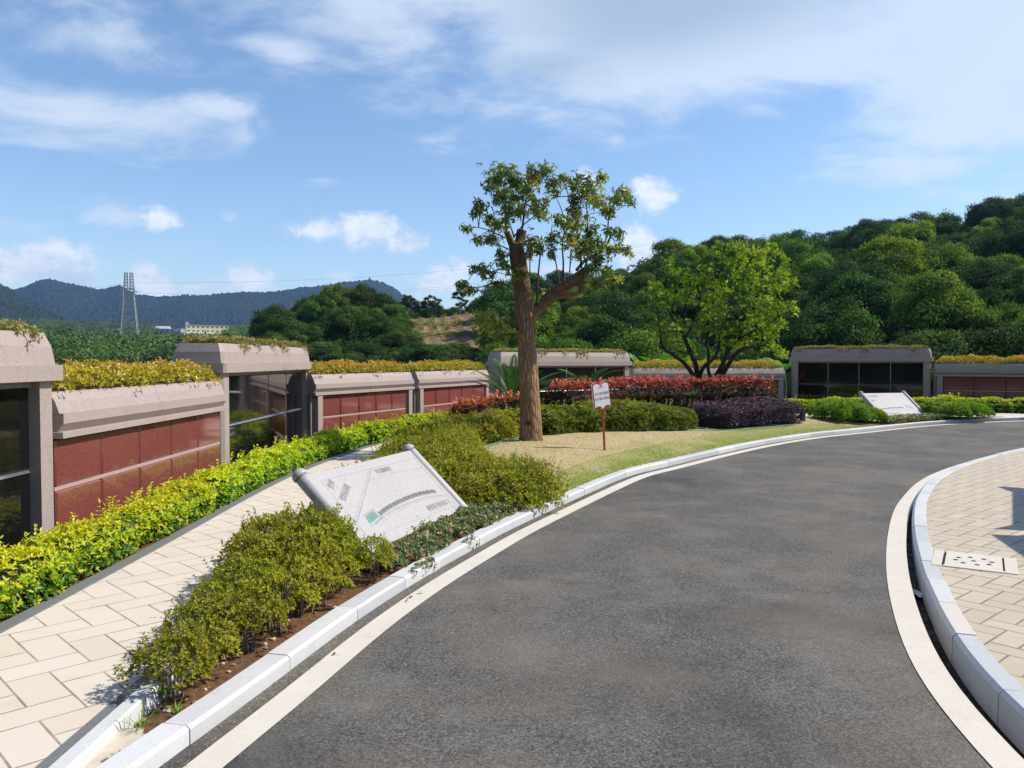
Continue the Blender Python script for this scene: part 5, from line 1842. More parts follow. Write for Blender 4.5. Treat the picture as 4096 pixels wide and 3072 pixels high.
frond_plant('cycad', 2.2, 23.7, gz(2.4, 23.2) + 0.25, fr, 1.3, 0.20, 0.030, M['l_cycad'], 'sago palm with spreading fronds above the red hedge, right of the camphor trunk', 'palm', 'sago palms by the wall', 0.6, 0.8, 42, 0.12)
for i, (vx, dx) in enumerate([(1385, 0), (1418, 0.2), (1445, 0), (1472, 0.1), (1500, 0), (1690, 0)]):
    p = VX(vx, 800, 32.5 + dx * 3)
    fr = [(rf.uniform(0, 6.28), rf.uniform(0.6, 1.25), rf.uniform(.7, 1.1)) for _ in range(9)]
    frond_plant('sumac_sapling', p.x, 32.3 + dx * 3, 0.15, fr, 1.05, 0.24, 0.085, M['l_sumac'], 'fresh lime green sapling with feather leaves peeping over the low wall behind the citrus tree', 'sapling',
                'lime green saplings behind the wall', 1.15 + 0.25 * rf.random(), 1.0, 11, 0.15)

# ------------------------------------------------------------------ weeds, grass, litter
def blade_tuft(n, L, W, spread, lean=0.5):
    lv = Leaves()
    th = RNG.uniform(0, 6.28, n)
    D0 = np.column_stack([np.cos(th) * lean, np.sin(th) * lean, np.ones(n)]) + RNG.normal(0, 0.15, (n, 3))
    P = np.column_stack([np.cos(th), np.sin(th), np.zeros(n)]) * RNG.uniform(0, spread, n)[:, None]
    U = np.column_stack([-np.cos(th), -np.sin(th), 0.4 * np.ones(n)])
    lv.add(leaf_quads(P, D0, U, L * RNG.uniform(0.6, 1.1, n), W, 0.25, 0.1), np.clip(RNG.normal(0.5, 0.2, n), 0, 1))
    return lv.mesh('weed', M['l_weed'])


TUFT = [blade_tuft(16, 0.16, 0.010, 0.03), blade_tuft(11, 0.20, 0.030, 0.02, 0.6), blade_tuft(14, 0.12, 0.014, 0.02, 0.3)]
for i, (sx, sy, k, s, lab) in enumerate([
        (563, 2881, 0, 1.0, 'thin pale grass tuft nearest the tip of the foreground bed'), (655, 2742, 2, 1.25, 'leafy green weed beside the white inner kerb near the tip'), (707, 2816, 2, 0.8, 'small single weed by the road kerb near the tip'),
        (1146, 2089, 1, 1.3, 'broad leaved weed left of the near stone tablet'), (1692, 2130, 1, 1.0, 'broad leaved weed in the ground cover below the near tablet'), (1880, 2040, 1, 0.8, 'weed at the lower right corner of the near tablet'),
        (1090, 2170, 1, 1.0, 'long leaved weed growing at the path edge among azaleas'), (2030, 1880, 1, 1.1, 'tall weed sticking out of the azaleas near the lawn'), (930, 2330, 2, 0.9, 'weed among the foreground azaleas by the path')]):
    x, y = G(sx, sy, 0.12)
    o = link_mesh('weed_tuft', TUFT[k])
    x, y = {3: (-1.86, 7.35), 6: (-2.0, 7.05), 8: (-1.98, 6.1), 7: (0.0, 11.7)}.get(i, (x, y))
    o.location = (x, y, gz(x, y) + (0.36 if i in (3, 6, 7, 8) else (0.1 if i in (4, 5) else 0)))
    o.scale = (s, s, s)
    o.rotation_euler = (0, 0, i)
    tag(o, lab, 'weed')


def lawn_grass():
    n = 42000
    I = RNG.uniform(I_SPLIT, NI - 1.01, n)
    J = RNG.random(n) ** 1.15 * (NT_ - 1.01) * 0.8
    i0, j0 = I.astype(int), J.astype(int)
    fi, fj = (I - i0)[:, None], (J - j0)[:, None]
    P = ISL[i0, j0] * (1 - fi) * (1 - fj) + ISL[i0 + 1, j0] * fi * (1 - fj) + ISL[i0, j0 + 1] * (1 - fi) * fj + ISL[i0 + 1, j0 + 1] * fi * fj
    keep = ~np.array([in_poly(a, b, LAWN_EDGE) for a, b in P[:, :2]])
    P, J = P[keep], J[keep]
    n = len(P)
    nz = np.array([mnoise.noise(Vector((a * 0.8, b * 1.6, 3))) + 0.5 * mnoise.noise(Vector((a * 2.2, b * 4.0, 9))) for a, b in P[:, :2]])
    green = np.clip(nz * 1.6 - 0.12 + 0.8 * np.clip(1 - J / 2.2, 0, 1) * (P[:, 1] < 19), 0, 1)
    t = np.where(RNG.random(n) < green, RNG.uniform(0.75, 1.0, n), RNG.uniform(0.0, 0.62, n))
    L = np.where(t > 0.7, 0.06, 0.03)
    th = RNG.uniform(0, 6.28, n)
    D = np.column_stack([np.cos(th), np.sin(th), RNG.uniform(0.3, 1.2, n)])
    U = np.column_stack([-np.cos(th) * 0.6, -np.sin(th) * 0.6, np.ones(n)])
    lv = Leaves()
    lv.add(leaf_quads(P + np.array([0, 0, -0.003]), D, U, L * RNG.uniform(0.6, 1.4, n), 0.011, 0.3, 0.05), t)
    # a ragged fringe along the kerb
    m = 5200
    idx = RNG.integers(I_SPLIT - 6, NI - 30, m)
    q = RNG.random(m)[:, None]
    P = ISL[idx, 0] * (1 - q) + ISL[np.minimum(idx + 1, NI - 1), 0] * q
    inn = unit(ISL[idx, 2] - ISL[idx, 0])
    P = P + inn * (RNG.random(m) ** 2 * 0.30 - 0.015)[:, None]
    P[:, 2] = np.maximum(P[:, 2], 0.085)
    th = RNG.uniform(0, 6.28, m)
    D = np.column_stack([np.cos(th) * 0.8, np.sin(th) * 0.8, RNG.uniform(0.5, 1.4, m)])
    U = np.column_stack([-np.cos(th) * 0.6, -np.sin(th) * 0.6, np.ones(m)])
    lv.add(leaf_quads(P, D, U, RNG.uniform(0.03, 0.085, m), 0.010, 0.3, 0.05), np.where(RNG.random(m) < 0.72, RNG.uniform(0.72, 1, m), RNG.uniform(0.1, 0.6, m)))
    tag(link_mesh('grass', lv.mesh('grass', M['l_grass'])), 'short straw-coloured grass of the lawn, greener along the kerb', 'grass', None, 'stuff')


lawn_grass()

# pebbles and crumbs in the foreground bed
peb = MB()
rp = random.Random(6)
for _ in range(260):
    i = rp.randrange(2, I_SPLIT - 2)
    j = rp.uniform(0.5, NT_ - 2)
    p = ISL[i, int(j)]
    if p[1] > 7.4:
        continue
    r = rp.uniform(0.005, 0.022) * (1.4 if p[1] < 4.6 else 1)
    bm = bmesh.new()
    bmesh.ops.create_icosphere(bm, subdivisions=1, radius=r)
    sx, sy, szz = rp.uniform(.8, 1.4), rp.uniform(.7, 1.2), rp.uniform(.5, .8)
    for v in bm.verts:
        v.co = Vector((v.co.x * sx, v.co.y * sy, v.co.z * szz)) * rp.uniform(0.85, 1.15) + Vector((p[0] + 0, p[1], p[2] + r * 0.25)) + Vector((rp.uniform(-.001, .001),) * 3)
    bm.verts.index_update()
    jx, jy = rp.uniform(-.05, .05), rp.uniform(-.05, .05)
    peb.add([v.co + Vector((jx, jy, 0)) for v in bm.verts], [[v.index for v in f.verts] for f in bm.faces], 0, rp.random())
    bm.free()
m_, nt_ = new_mat('pebble')
tt = nt_.node('ShaderNodeAttribute', attribute_name='tint').outputs['Fac']
finish(nt_, Base_Color=nt_.ramp(tt, [(0, (0.12, 0.075, 0.045)), (0.6, (0.28, 0.20, 0.14)), (1, (0.52, 0.46, 0.38))]), Roughness=0.9)
tag(peb.build('gravel', m_, fix=False), 'small stones and soil crumbs in the foreground bed', 'gravel', None, 'stuff')

# straw and grit in the asphalt gap beside the left kerb
lv = Leaves()
n = 1700
sel = np.where((K[:, 1] > 3.4) & (K[:, 1] < 20))[0]
ii = RNG.choice(sel, n)
oo = -np.abs(RNG.normal(0.05, 0.035, n)) - 0.018
P2 = K[ii] + NK[ii] * oo[:, None] + RNG.normal(0, 0.08, (n, 2)) * np.array([0.25, 1.0])
th = RNG.uniform(0, 6.28, n)
D = np.column_stack([np.cos(th), np.sin(th), 0.05 * np.ones(n)])
lv.add(leaf_quads(np.column_stack([P2, 0.006 + np.array([zg(a) for a in P2[:, 0]])]), D, np.tile([0, 0, 1.0], (n, 1)), RNG.uniform(0.012, 0.05, n), 0.0035, 0.02, 0.1), RNG.uniform(0, 0.6, n))
# a few bits blown out on the road and the paving
n = 150
P3 = np.column_stack([RNG.uniform(-1.2, 4.4, n), RNG.uniform(4.2, 17, n), np.full(n, 0.006)])
ok = P3[:, 0] < -0.6 + 0.42 * (P3[:, 1] - 4) + 3.0
ok &= P3[:, 0] > np.interp(P3[:, 1], K[:200, 1], K[:200, 0]) + 0.35
P3 = P3[ok]
th = RNG.uniform(0, 6.28, len(P3))
lv.add(leaf_quads(P3, np.column_stack([np.cos(th), np.sin(th), 0.05 + 0 * th]), np.tile([0, 0, 1.0], (len(P3), 1)), RNG.uniform(0.015, 0.06, len(P3)), 0.006, 0.05, 0.2), RNG.uniform(0, 0.6, len(P3)))
tag(link_mesh('straw_litter', lv.mesh('straw_litter', M['l_grass'])), 'dry straw bits lying along the foot of the kerb', 'litter', None, 'stuff')

DL = leaf_quads(np.zeros((1, 3)), np.array([[1.0, 0, 0.15]]), np.array([[0, 0, 1.0]]), 0.042, 0.024, 0.35, 0.35)
dl_me = np_mesh('dead_leaf', DL, np.arange(4).reshape(1, 4), M['deadleaf'])
for i, (sx, sy, lab) in enumerate([(2095, 2256, 'single curled brown leaf out on the asphalt'), (1640, 2394, None), (1652, 2386, None), (1668, 2372, None), (1630, 2406, None), (1345, 2612, 'lone brown leaf beside the pale road strip'), (1676, 2370, None)]):
    x, y = G(sx, sy, 0.012)
    o = link_mesh('dead_leaf', dl_me)
    o.location = (x, y, 0.012 + zg(x))
    o.rotation_euler = (rf.uniform(-.3, .3), rf.uniform(-.3, .1), i * 2.1)
    tag(o, lab or 'brown leaf in the small pile where shoots hang over the kerb', 'dead leaf', None if lab else 'dead leaves below the kerb')

x, y = G(1400, 1838, 0.11)
tw = MB()
for k in range(7):
    a = 0.3 + k * 0.25
    tw.tube([(0.02 * k, 0, 0.01), (0.02 * k + 0.05 * math.cos(a), 0.05 * math.sin(a), 0.03), (0.02 * k + 0.10 * math.cos(a), 0.09 * math.sin(a), 0.012)], [0.004, 0.003, 0.002], 4, cap=False)
tw.tube([(-0.25, 0.02, 0.012), (0.0, 0, 0.016), (0.2, -0.02, 0.012)], [0.004, 0.006, 0.004], 5)
o = tw.build('fallen_twig', M['deadleaf'])
o.location = (x, y, 0.1)
tag(o, 'dry brown twig lying on the path beyond the near tablet', 'twig')

# green hose along the lawn's back edge
hp = [(-0.72, 14.2), (-0.55, 15.2), (-0.2, 16.15), (0.5, 17.35), (1.3, 18.0), (2.6, 18.72), (4.2, 19.45), (5.3, 19.95), (6.6, 20.9), (7.8, 21.9)]
hc = crom(hp, 0.2)
hb = MB()
hb.tube([(a, b, gz(a, b) + 0.02) for a, b in hc], 0.011, 6)
tag(hb.build('garden_hose', M['hose']), 'thin green garden hose lying along the back edge of the lawn', 'hose')

# ------------------------------------------------------------------ stone hatch in the plaza
def hatch():
    a, b_ = Vector((*G(3734, 2195, 0.1), 0)), Vector((*G(4026, 2232, 0.1), 0))
    c, d = Vector((*G(4077, 2297, 0.1), 0)), Vector((*G(3757, 2267, 0.1), 0))
    cen = (a + b_ + c + d) / 4
    ux = ((b_ - a) + (c - d)).normalized()
    rz = math.atan2(ux.y, ux.x)
    t = empty('drain_hatch', (cen.x, cen.y, 0.094), rz, 'square pale stone drain hatch with round holes set in the right plaza', 'drain cover')
    h = 0.33
    b = MB()
    b.box(-h * 0.74, -h, -0.03, h * 0.74, h, 0.010, bev=0.003)
    pl = b.build('cover_plate', M['strip'], t)
    for s in (-1, 1):
        b = MB()
        b.box(s * h * 0.80 - 0.018 if s > 0 else -h * 1.04, -h, -0.03, s * h * 0.80 + 0.085 if s > 0 else -h * 0.78, h, 0.009, bev=0.003)
        b.build('edge_stone', M['strip'], t)
        b = MB()
        b.box(s * h * 0.73 - 0.008, -h * 0.82, 0.004, s * h * 0.73 + 0.008, h * 0.82, 0.0115)
        b.build('slot', M['gutter'], t)
    for q in range(9):
        rr_, an = (0.0, 0.0) if q == 0 else (0.15, math.pi / 4 * q + 0.2)
        b = MB()
        b.lathe([(0.0, 0.0125), (0.021, 0.0125), (0.022, 0.008)], 16, Matrix.Translation((rr_ * math.cos(an), rr_ * math.sin(an), 0)))
        b.build('hole', M['gutter'], t)


hatch()
# crumpled plastic in the gutter
x, y = G(3640, 2325, 0.0)
bm = bmesh.new()
bmesh.ops.create_grid(bm, x_segments=12, y_segments=12, size=0.5)
for v in bm.verts:
    v.co = Vector((v.co.x * 0.13, v.co.y * 0.36, 0.02 + 0.03 * mnoise.noise(Vector((v.co.x * 5, v.co.y * 5, 1)))))
me = bpy.data.meshes.new('plastic_sheet')
bm.to_mesh(me)
bm.free()
me.materials.append(M['plastic'])
o = link_mesh('plastic_sheet', me)
o.location = (x + 0.03, y, -0.11)
o.rotation_euler = (0, 0, 0.2)
tag(o, 'crumpled greyish plastic sheet lying in the wet gutter', 'plastic litter')

# ------------------------------------------------------------------ roofed shelter out of view, assumed and added to throw shade on the plaza
def assumed_pavilion():
    c1, c2 = Vector((7.95, 9.15, 0)), Vector((9.95, 12.35, 0))
    e = (c2 - c1)
    L = e.length
    a = math.atan2(e.y, e.x)
    t = empty('assumed_pavilion', (c1.x, c1.y, 0.09), a, 'unseen roofed shelter assumed beside the plaza to cast shade on the paving', 'assumed_pavilion')
    nseg = 8
    Wd = L * 0.95
    H = 2.75
    b = MB()
    top = [Vector((L * 0.35, -Wd / 2, H + 1.3)), Vector((L * 0.65, -Wd / 2, H + 1.3))]
    cs = [Vector((0.12, -0.02, H + 0.08)), Vector((L - 0.12, -0.02, H + 0.08)), Vector((L + 0.1, -Wd - 0.1, H + 0.12)), Vector((-0.1, -Wd - 0.1, H + 0.12))]
    mids = [Vector((0.45, -0.16, H)), Vector((L - 0.45, -0.16, H)), Vector((L - 0.22, -0.5, H)), Vector((L - 0.22, -Wd + .5, H)), Vector((L - 0.45, -Wd + 0.16, H)), Vector((0.45, -Wd + 0.16, H)), Vector((0.22, -Wd + .5, H)), Vector((0.22, -.5, H))]
    rim = [cs[0], mids[0], mids[1], cs[1], mids[2], mids[3], cs[2], mids[4], mids[5], cs[3], mids[6], mids[7]]
    vs = rim + top
    n = len(rim)
    fs = []
    for i in range(n):
        m = (rim[i] + rim[(i + 1) % n]) / 2
        k = n if m.x < L / 2 else n + 1
        fs.append((i, (i + 1) % n, k))
    fs += [(1, 2, n + 1, n), (7, 8, n, n + 1)]
    fs = [f for f in fs if f not in ((1, 2, n), (1, 2, n + 1), (7, 8, n), (7, 8, n + 1))]
    b.add(vs, fs)
    b.add([v - Vector((0, 0, 0.12)) for v in rim], [tuple(range(n))])
    for i in range(n):
        b.add([rim[i], rim[(i + 1) % n], rim[(i + 1) % n] - Vector((0, 0, 0.12)), rim[i] - Vector((0, 0, 0.12))], [(0, 1, 2, 3)])
    b.build('roof', plain('grey_roof_tile', (0.12, 0.12, 0.13), 0.7), t)
    for x in (0.6, L - 0.6):
        for y in (-0.6, -Wd + 0.6):
            b = MB()
            b.lathe([(0.11, 0), (0.11, H)], 14, Matrix.Translation((x, y, 0)))
            b.build('post', plain('red_post', (0.25, 0.04, 0.03), 0.5), t)
    g0, g1 = Vector((7.70, 8.95, 0)), Vector((6.75, 5.6, 0))  # gallery likewise added out of view, to carry the shade edge on
    b = MB()
    inv = t.matrix_basis.inverted() if False else (Matrix.Translation(t.location) @ Matrix.Rotation(a, 4, 'Z')).inverted()
    q = (g1 - g0).normalized()
    r_ = Vector((-q.y, q.x, 0))
    if r_.x < 0:
        r_ = -r_
    P = [g0, g1, g1 + r_ * 2.2, g0 + r_ * 2.2]
    zt, zr = 2.75, 3.4
    ridge = [g0 + r_ * 1.1, g1 + r_ * 1.1]
    vs = [inv @ Vector((p.x, p.y, zt)) for p in P] + [inv @ Vector((p.x, p.y, zr)) for p in ridge]
    b.add(vs, [(0, 1, 5, 4), (3, 4, 5, 2), (0, 4, 3), (1, 2, 5), (0, 3, 2, 1)])
    b.build('gallery_roof', bpy.data.materials['grey_roof_tile'], t)
    for p in (g0 + r_ * 0.4, g1 + r_ * 0.4, g0 + r_ * 1.8, g1 + r_ * 1.8):
        b = MB()
        pp = inv @ Vector((p.x, p.y, 0.0))
        b.lathe([(0.09, 0), (0.09, 2.7)], 12, Matrix.Translation((pp.x, pp.y, 0)))
        b.build('gallery_post', bpy.data.materials['red_post'], t)


assumed_pavilion()

# ------------------------------------------------------------------ hills, mountains
def fbm(x, y, o=4):
    return mnoise.fractal(Vector((x, y, 1.7)), 1.0, 2.0, o)


class Hill:
    """a slope seen between picture columns (photo at 2212 px wide): rows (vx, y_front, z_front, y_ridge, vy_ridge)"""
    def __init__(s, rows, power=1.0, bump=0.6, bscale=0.06):
        s.r = np.array(rows, float)
        s.p = power
        s.b = bump
        s.bs = bscale

    def at(s, vx, v):
        c = [np.interp(vx, s.r[:, 0], s.r[:, k]) for k in range(1, 5)]
        y0, z0, y1, vy = c
        z1 = CAMZ + (778 - vy) / 1726.5 * y1
        y = y0 + (y1 - y0) * v
        x = (vx - 1106) / 1726.5 * y
        if v <= 1:
            z = z0 + (z1 - z0) * v ** s.p
        else:
            z = z1 - (z1 + 2) * min(1, (v - 1) / 0.6)
        if 0.02 < v < 1.55:
            z += s.b * fbm(x * s.bs, y * s.bs)
        return Vector((x, y, z))

    def build(s, name, nx, nv, mat, jit=0.0):
        vxs = np.linspace(s.r[0, 0], s.r[-1, 0], nx)
        vs = np.concatenate([np.linspace(0, 1, nv), np.linspace(1, 1.6, max(3, nv // 5))[1:]])
        V = np.array([tuple(s.at(a, b)) for b in vs for a in vxs])
        if jit:
            V[:, 2] += RNG.normal(0, jit, len(V))
        F = []
        for k in range(len(vs) - 1):
            i = np.arange(nx - 1)
            F.append(np.stack([k * nx + i, k * nx + i + 1, (k + 1) * nx + i + 1, (k + 1) * nx + i], 1))
        o = link_mesh(name, np_mesh(name, V, np.concatenate(F), mat, None, None, False))
        return tag(o, kind='structure')


H1 = Hill([(1080, 62, -0.4, 150, 655), (1180, 56, -0.4, 150, 640), (1290, 52, -0.4, 150, 650), (1360, 50, -0.4, 150, 640), (1430, 48, -0.4, 150, 616), (1500, 48, -0.4, 150, 566), (1600, 47, -0.4, 150, 562), (1750, 47, -0.3, 155, 574),
           (1850, 47, -0.2, 155, 538), (1950, 46, -0.1, 160, 524), (2060, 46, 0, 165, 516), (2140, 45, 0, 170, 488), (2260, 44, 0, 175, 468), (2500, 40, 0, 180, 440), (2800, 36, 0, 180, 470)], 0.92, 0.9, 0.05)
H1.build('hill', 90, 40, M['hill'])
H2 = Hill([(540, 75, -0.4, 120, 778), (580, 72, -0.4, 125, 752), (640, 68, -0.4, 128, 730), (720, 66, -0.4, 130, 706), (800, 64, -0.4, 132, 700), (900, 62, -0.4, 132, 694), (1000, 62, -0.4, 132, 686), (1090, 62, -0.4, 132, 676), (1180, 62, -0.4, 135, 668), (1260, 62, -0.4, 135, 655)],
          1.0, 0.35, 0.07)
H2.build('hill', 70, 30, M['hill'])
HB = Hill([(1150, 330, 0, 430, 640), (1300, 330, 0, 430, 610), (1440, 330, 0, 430, 556), (1520, 330, 0, 430, 560), (1700, 330, 0, 430, 620)], 1.0, 1.5, 0.02)
HB.build('hill', 40, 14, M['hill'])
H3 = Hill([(430, 240, -0.4, 380, 778), (468, 240, -0.4, 400, 738), (500, 240, -0.4, 420, 724), (570, 240, -0.4, 430, 712), (640, 240, -0.4, 430, 706), (760, 240, -0.4, 430, 730)], 0.9, 1.2, 0.02)
H3.build('hill', 40, 16, M['hill'])
H4 = Hill([(-420, 190, -0.4, 950, 690), (-100, 190, -0.4, 950, 692), (60, 190, -0.4, 1000, 700), (150, 190, -0.4, 1000, 702), (240, 190, -0.4, 1000, 706), (330, 190, -0.4, 980, 708), (400, 190, -0.4, 950, 716), (480, 190, -0.4, 930, 722), (620, 190, -0.4, 900, 730), (800, 200, -0.4, 900, 735)],
          1.25, 3.0, 0.006)
H4.build('hill', 70, 40, M['hill'])
H5 = Hill([(-500, 900, 0, 1500, 560), (-200, 900, 0, 1500, 585), (-60, 900, 0, 1500, 600), (0, 900, 0, 1500, 612), (40, 920, 0, 1500, 630), (80, 950, 0, 1450, 655), (120, 980, 0, 1400, 680), (170, 1000, 0, 1300, 710), (230, 1000, 0, 1250, 740)], 1.0, 5.0, 0.01)
H5.build('mountain', 170, 60, M['mount'], 1.3)
H6 = Hill([(-500, 1600, 0, 2600, 640), (-200, 1600, 0, 2600, 625), (0, 1600, 0, 2600, 622), (35, 1600, 0, 2600, 622), (58, 1600, 0, 2600, 616), (80, 1600, 0, 2600, 606), (100, 1600, 0, 2600, 602), (125, 1600, 0, 2600, 605), (150, 1600, 0, 2600, 612), (180, 1600, 0, 2600, 618), (215, 1600, 0, 2600, 627),
           (240, 1600, 0, 2600, 624), (262, 1600, 0, 2600, 617), (280, 1600, 0, 2600, 628), (300, 1600, 0, 2600, 638), (340, 1600, 0, 2600, 642), (400, 1600, 0, 2600, 634), (450, 1600, 0, 2600, 638), (520, 1600, 0, 2600, 633), (580, 1600, 0, 2600, 632), (640, 1600, 0, 2600, 627), (700, 1600, 0, 2600, 617), (745, 1600, 0, 2600, 609),
           (775, 1600, 0, 2600, 604), (800, 1600, 0, 2600, 605), (825, 1600, 0, 2600, 613), (850, 1600, 0, 2600, 626), (880, 1600, 0, 2600, 643), (940, 1600, 0, 2600, 660), (1050, 1600, 0, 2600, 690), (1200, 1600, 0, 2600, 715), (1400, 1600, 0, 2600, 730)], 0.95, 9.0, 0.006)
H6.build('mountain', 520, 90, M['mount'], 2.2)

# ------------------------------------------------------------------ forest trees
def crown_mesh(seed, Rr, Hh, lobes, per, leafL, mat, flat=0.5, inner=0.55):
    g = np.random.default_rng(seed)
    lv = Leaves()
    for _ in range(lobes):
        d = unit(g.normal(size=3) * np.array([1, 1, 0.8]))
        if d[2] < -0.45:
            d[2] *= -0.4
        rr = g.uniform(inner, 0.86)
        c = d * np.array([Rr, Rr, Hh / 2]) * rr + np.array([0, 0, Hh * 0.55])
        lr = Rr * g.uniform(0.17, 0.36)
        n = int(per * (lr / (0.27 * Rr)) ** 2)
        a = unit(g.normal(size=(n, 3)))
        a[:, 2] = np.where(a[:, 2] < -0.25, -a[:, 2], a[:, 2])
        rad = g.uniform(0.6, 1.05, n)[:, None]
        P = c + a * rad * lr * np.array([1, 1, flat])
        P += g.normal(0, 0.05 * Rr, (n, 3))
        D = unit(np.cross(a, g.normal(size=(n, 3))) + 0.25 * a)
        U = unit(np.array([0, 0, 0.35]) + a + g.normal(0, 0.35, (n, 3)))
        base = g.uniform(0.12, 0.78)
        t = np.clip(g.normal(base, 0.22, n), 0, 1)
        lv.add(leaf_quads(P, D, U, leafL * g.uniform(0.6, 1.5, n), leafL * 0.5, 0.15, 0.1), t)
    return lv.mesh('crown', mat)


def trunk_mesh(seed, h, r, mat, spread):
    g = random.Random(seed)
    mb = MB()
    mb.tube([(0, 0, -1.0), (0.05, 0, h * 0.4), (g.uniform(-.2, .2), g.uniform(-.2, .2), h)], [r * 1.2, r, r * 0.5], 7)
    for _ in range(5):
        a = g.uniform(0, 6.28)
        z0 = h * g.uniform(0.45, 0.9)
        mb.tube([(0, 0, z0), (math.cos(a) * spread * .5, math.sin(a) * spread * .5, z0 + spread * 0.35), (math.cos(a) * spread, math.sin(a) * spread, z0 + spread * 0.8)], [r * .45, r * .3, r * .12], 5, cap=False)
    return mb.mesh('trunk', mat)


KINDS = [
    ('dark', [crown_mesh(20 + k, 3.1, 5.4, 42, 400, 0.21, M['l_forest_a'], 0.62) for k in range(4)], trunk_mesh(1, 3.2, 0.14, M['forestbark'], 1.5)),
    ('mid', [crown_mesh(40 + k, 3.3, 5.0, 40, 400, 0.21, M['l_forest_b'], 0.45) for k in range(4)], trunk_mesh(2, 3.0, 0.13, M['forestbark'], 1.6)),
    ('fresh', [crown_mesh(60 + k, 2.8, 5.6, 38, 380, 0.22, M['l_forest_c'], 0.7) for k in range(3)], trunk_mesh(3, 3.4, 0.12, M['forestbark'], 1.3)),
    ('slim', [crown_mesh(80 + k, 1.7, 4.2, 20, 240, 0.22, M['l_forest_a'], 0.75) for k in range(2)], trunk_mesh(4, 5.2, 0.10, M['palebark'], 0.9)),
]
NT_TREES = 0


def forest_tree(p, kind, s, hz, lab, group, rz, lift=0.0):
    global NT_TREES
    NT_TREES += 1
    kd = KINDS[kind]
    t = empty('forest_tree', p, rz, lab, 'tree', group)
    t.scale = (s, s, s * hz)
    c = link_mesh('crown', kd[1][NT_TREES % len(kd[1])], t)
    c.location = (0, 0, lift)
    link_mesh('trunk', kd[2], t)
    return t


rt = random.Random(31)
placed = []


def try_place(p, d):
    for q in placed:
        if (q.x - p.x) ** 2 + (q.y - p.y) ** 2 < d * d:
            return False
    placed.append(p.copy())
    return True


LAB1 = ['dark broadleaf tree in the dense wood on the right-hand hill', 'mid green layered tree in the dense wood on the right-hand hill', 'light green tree in the dense wood on the right-hand hill']
# skyline trees first, then the slope from near to far
for vx in np.arange(1120, 2480, 25):
    p = H1.at(vx + rt.uniform(-8, 8), rt.uniform(0.94, 1.0))
    if try_place(p, 3.2):
        k = rt.choices([0, 1, 2], [4, 4, 2])[0]
        forest_tree(p - Vector((0, 0, 1.2)), k, rt.uniform(0.7, 1.3), rt.uniform(0.8, 1.15), LAB1[k], 'dark trees on the right-hand hill' if k == 0 else ('layered trees on the right-hand hill' if k == 1 else 'light trees on the right-hand hill'), rt.uniform(0, 6.28))
cnt = 0
for _ in range(9000):
    if cnt >= 160:
        break
    v = rt.random() ** 1.35
    vx = rt.uniform(1070, 2420)
    p = H1.at(vx, v)
    if try_place(p, 3.2 + 2.2 * v):
        n = mnoise.noise(Vector((p.x * 0.03, p.y * 0.03, 4)))
        k = rt.choices([0, 1, 2], [4, 4, 2.2 if n > -0.05 else 0.8])[0]
        forest_tree(p - Vector((0, 0, 1.6 if v < 0.15 else 1.0)), k, rt.uniform(0.62, 1.22) * (0.9 + 0.38 * v), rt.uniform(0.78, 1.12), LAB1[k],
                    ('dark trees on the right-hand hill', 'layered trees on the right-hand hill', 'light trees on the right-hand hill')[k], rt.uniform(0, 6.28))
        cnt += 1
LAB2 = ['dark bushy tree in the grove on the mid-left knoll', 'mid green layered tree in the grove on the mid-left knoll', 'light green tree in the grove on the mid-left knoll']
G2 = ('dark trees on the mid-left knoll', 'layered trees on the mid-left knoll', 'light trees on the mid-left knoll')
for vx, v, k, s, h in [(592, .95, 0, 1.25, 1.15), (618, 1.0, 1, 1.2, 1.1), (573, .85, 0, .9, 1.0), (645, .95, 1, 1.15, 1.05), (668, 1.0, 0, 1.15, 1.15), (600, .7, 0, 1.2, 1.0), (640, .75, 1, 1.0, .95), (690, .9, 0, 1.1, 1.15), (715, .95, 2, 1.2, 1.25), (745, 1.0, 1, 1.1, 1.35), (775, 1.0, 0, 1.15, 1.3), (800, 1.0, 1, 1.1, 1.2), (825, .98, 0, 1.0, 1.15), (850, .95, 1, .85, 1.1),
                      (660, .55, 0, .95, .9), (705, .6, 1, 1.0, .95), (750, .6, 0, 1.1, 1.0), (800, .65, 2, 1.0, .95), (835, .6, 1, 1.0, .8), (620, .4, 0, 1.0, .8), (690, .25, 0, .9, .7), (740, .2, 0, .9, .62), (790, .28, 0, .85, .66), (840, .2, 0, .85, .62),
                      (655, .12, 0, .85, .62), (710, .05, 1, .8, .55), (765, .06, 0, .85, .55), (815, .05, 1, .8, .52), (585, .45, 0, .95, .95), (580, .2, 0, .85, .7)]:
    forest_tree(H2.at(vx, v) - Vector((0, 0, 0.7)), k, s * 0.92, h, LAB2[k], G2[k], rt.uniform(0, 6.28))
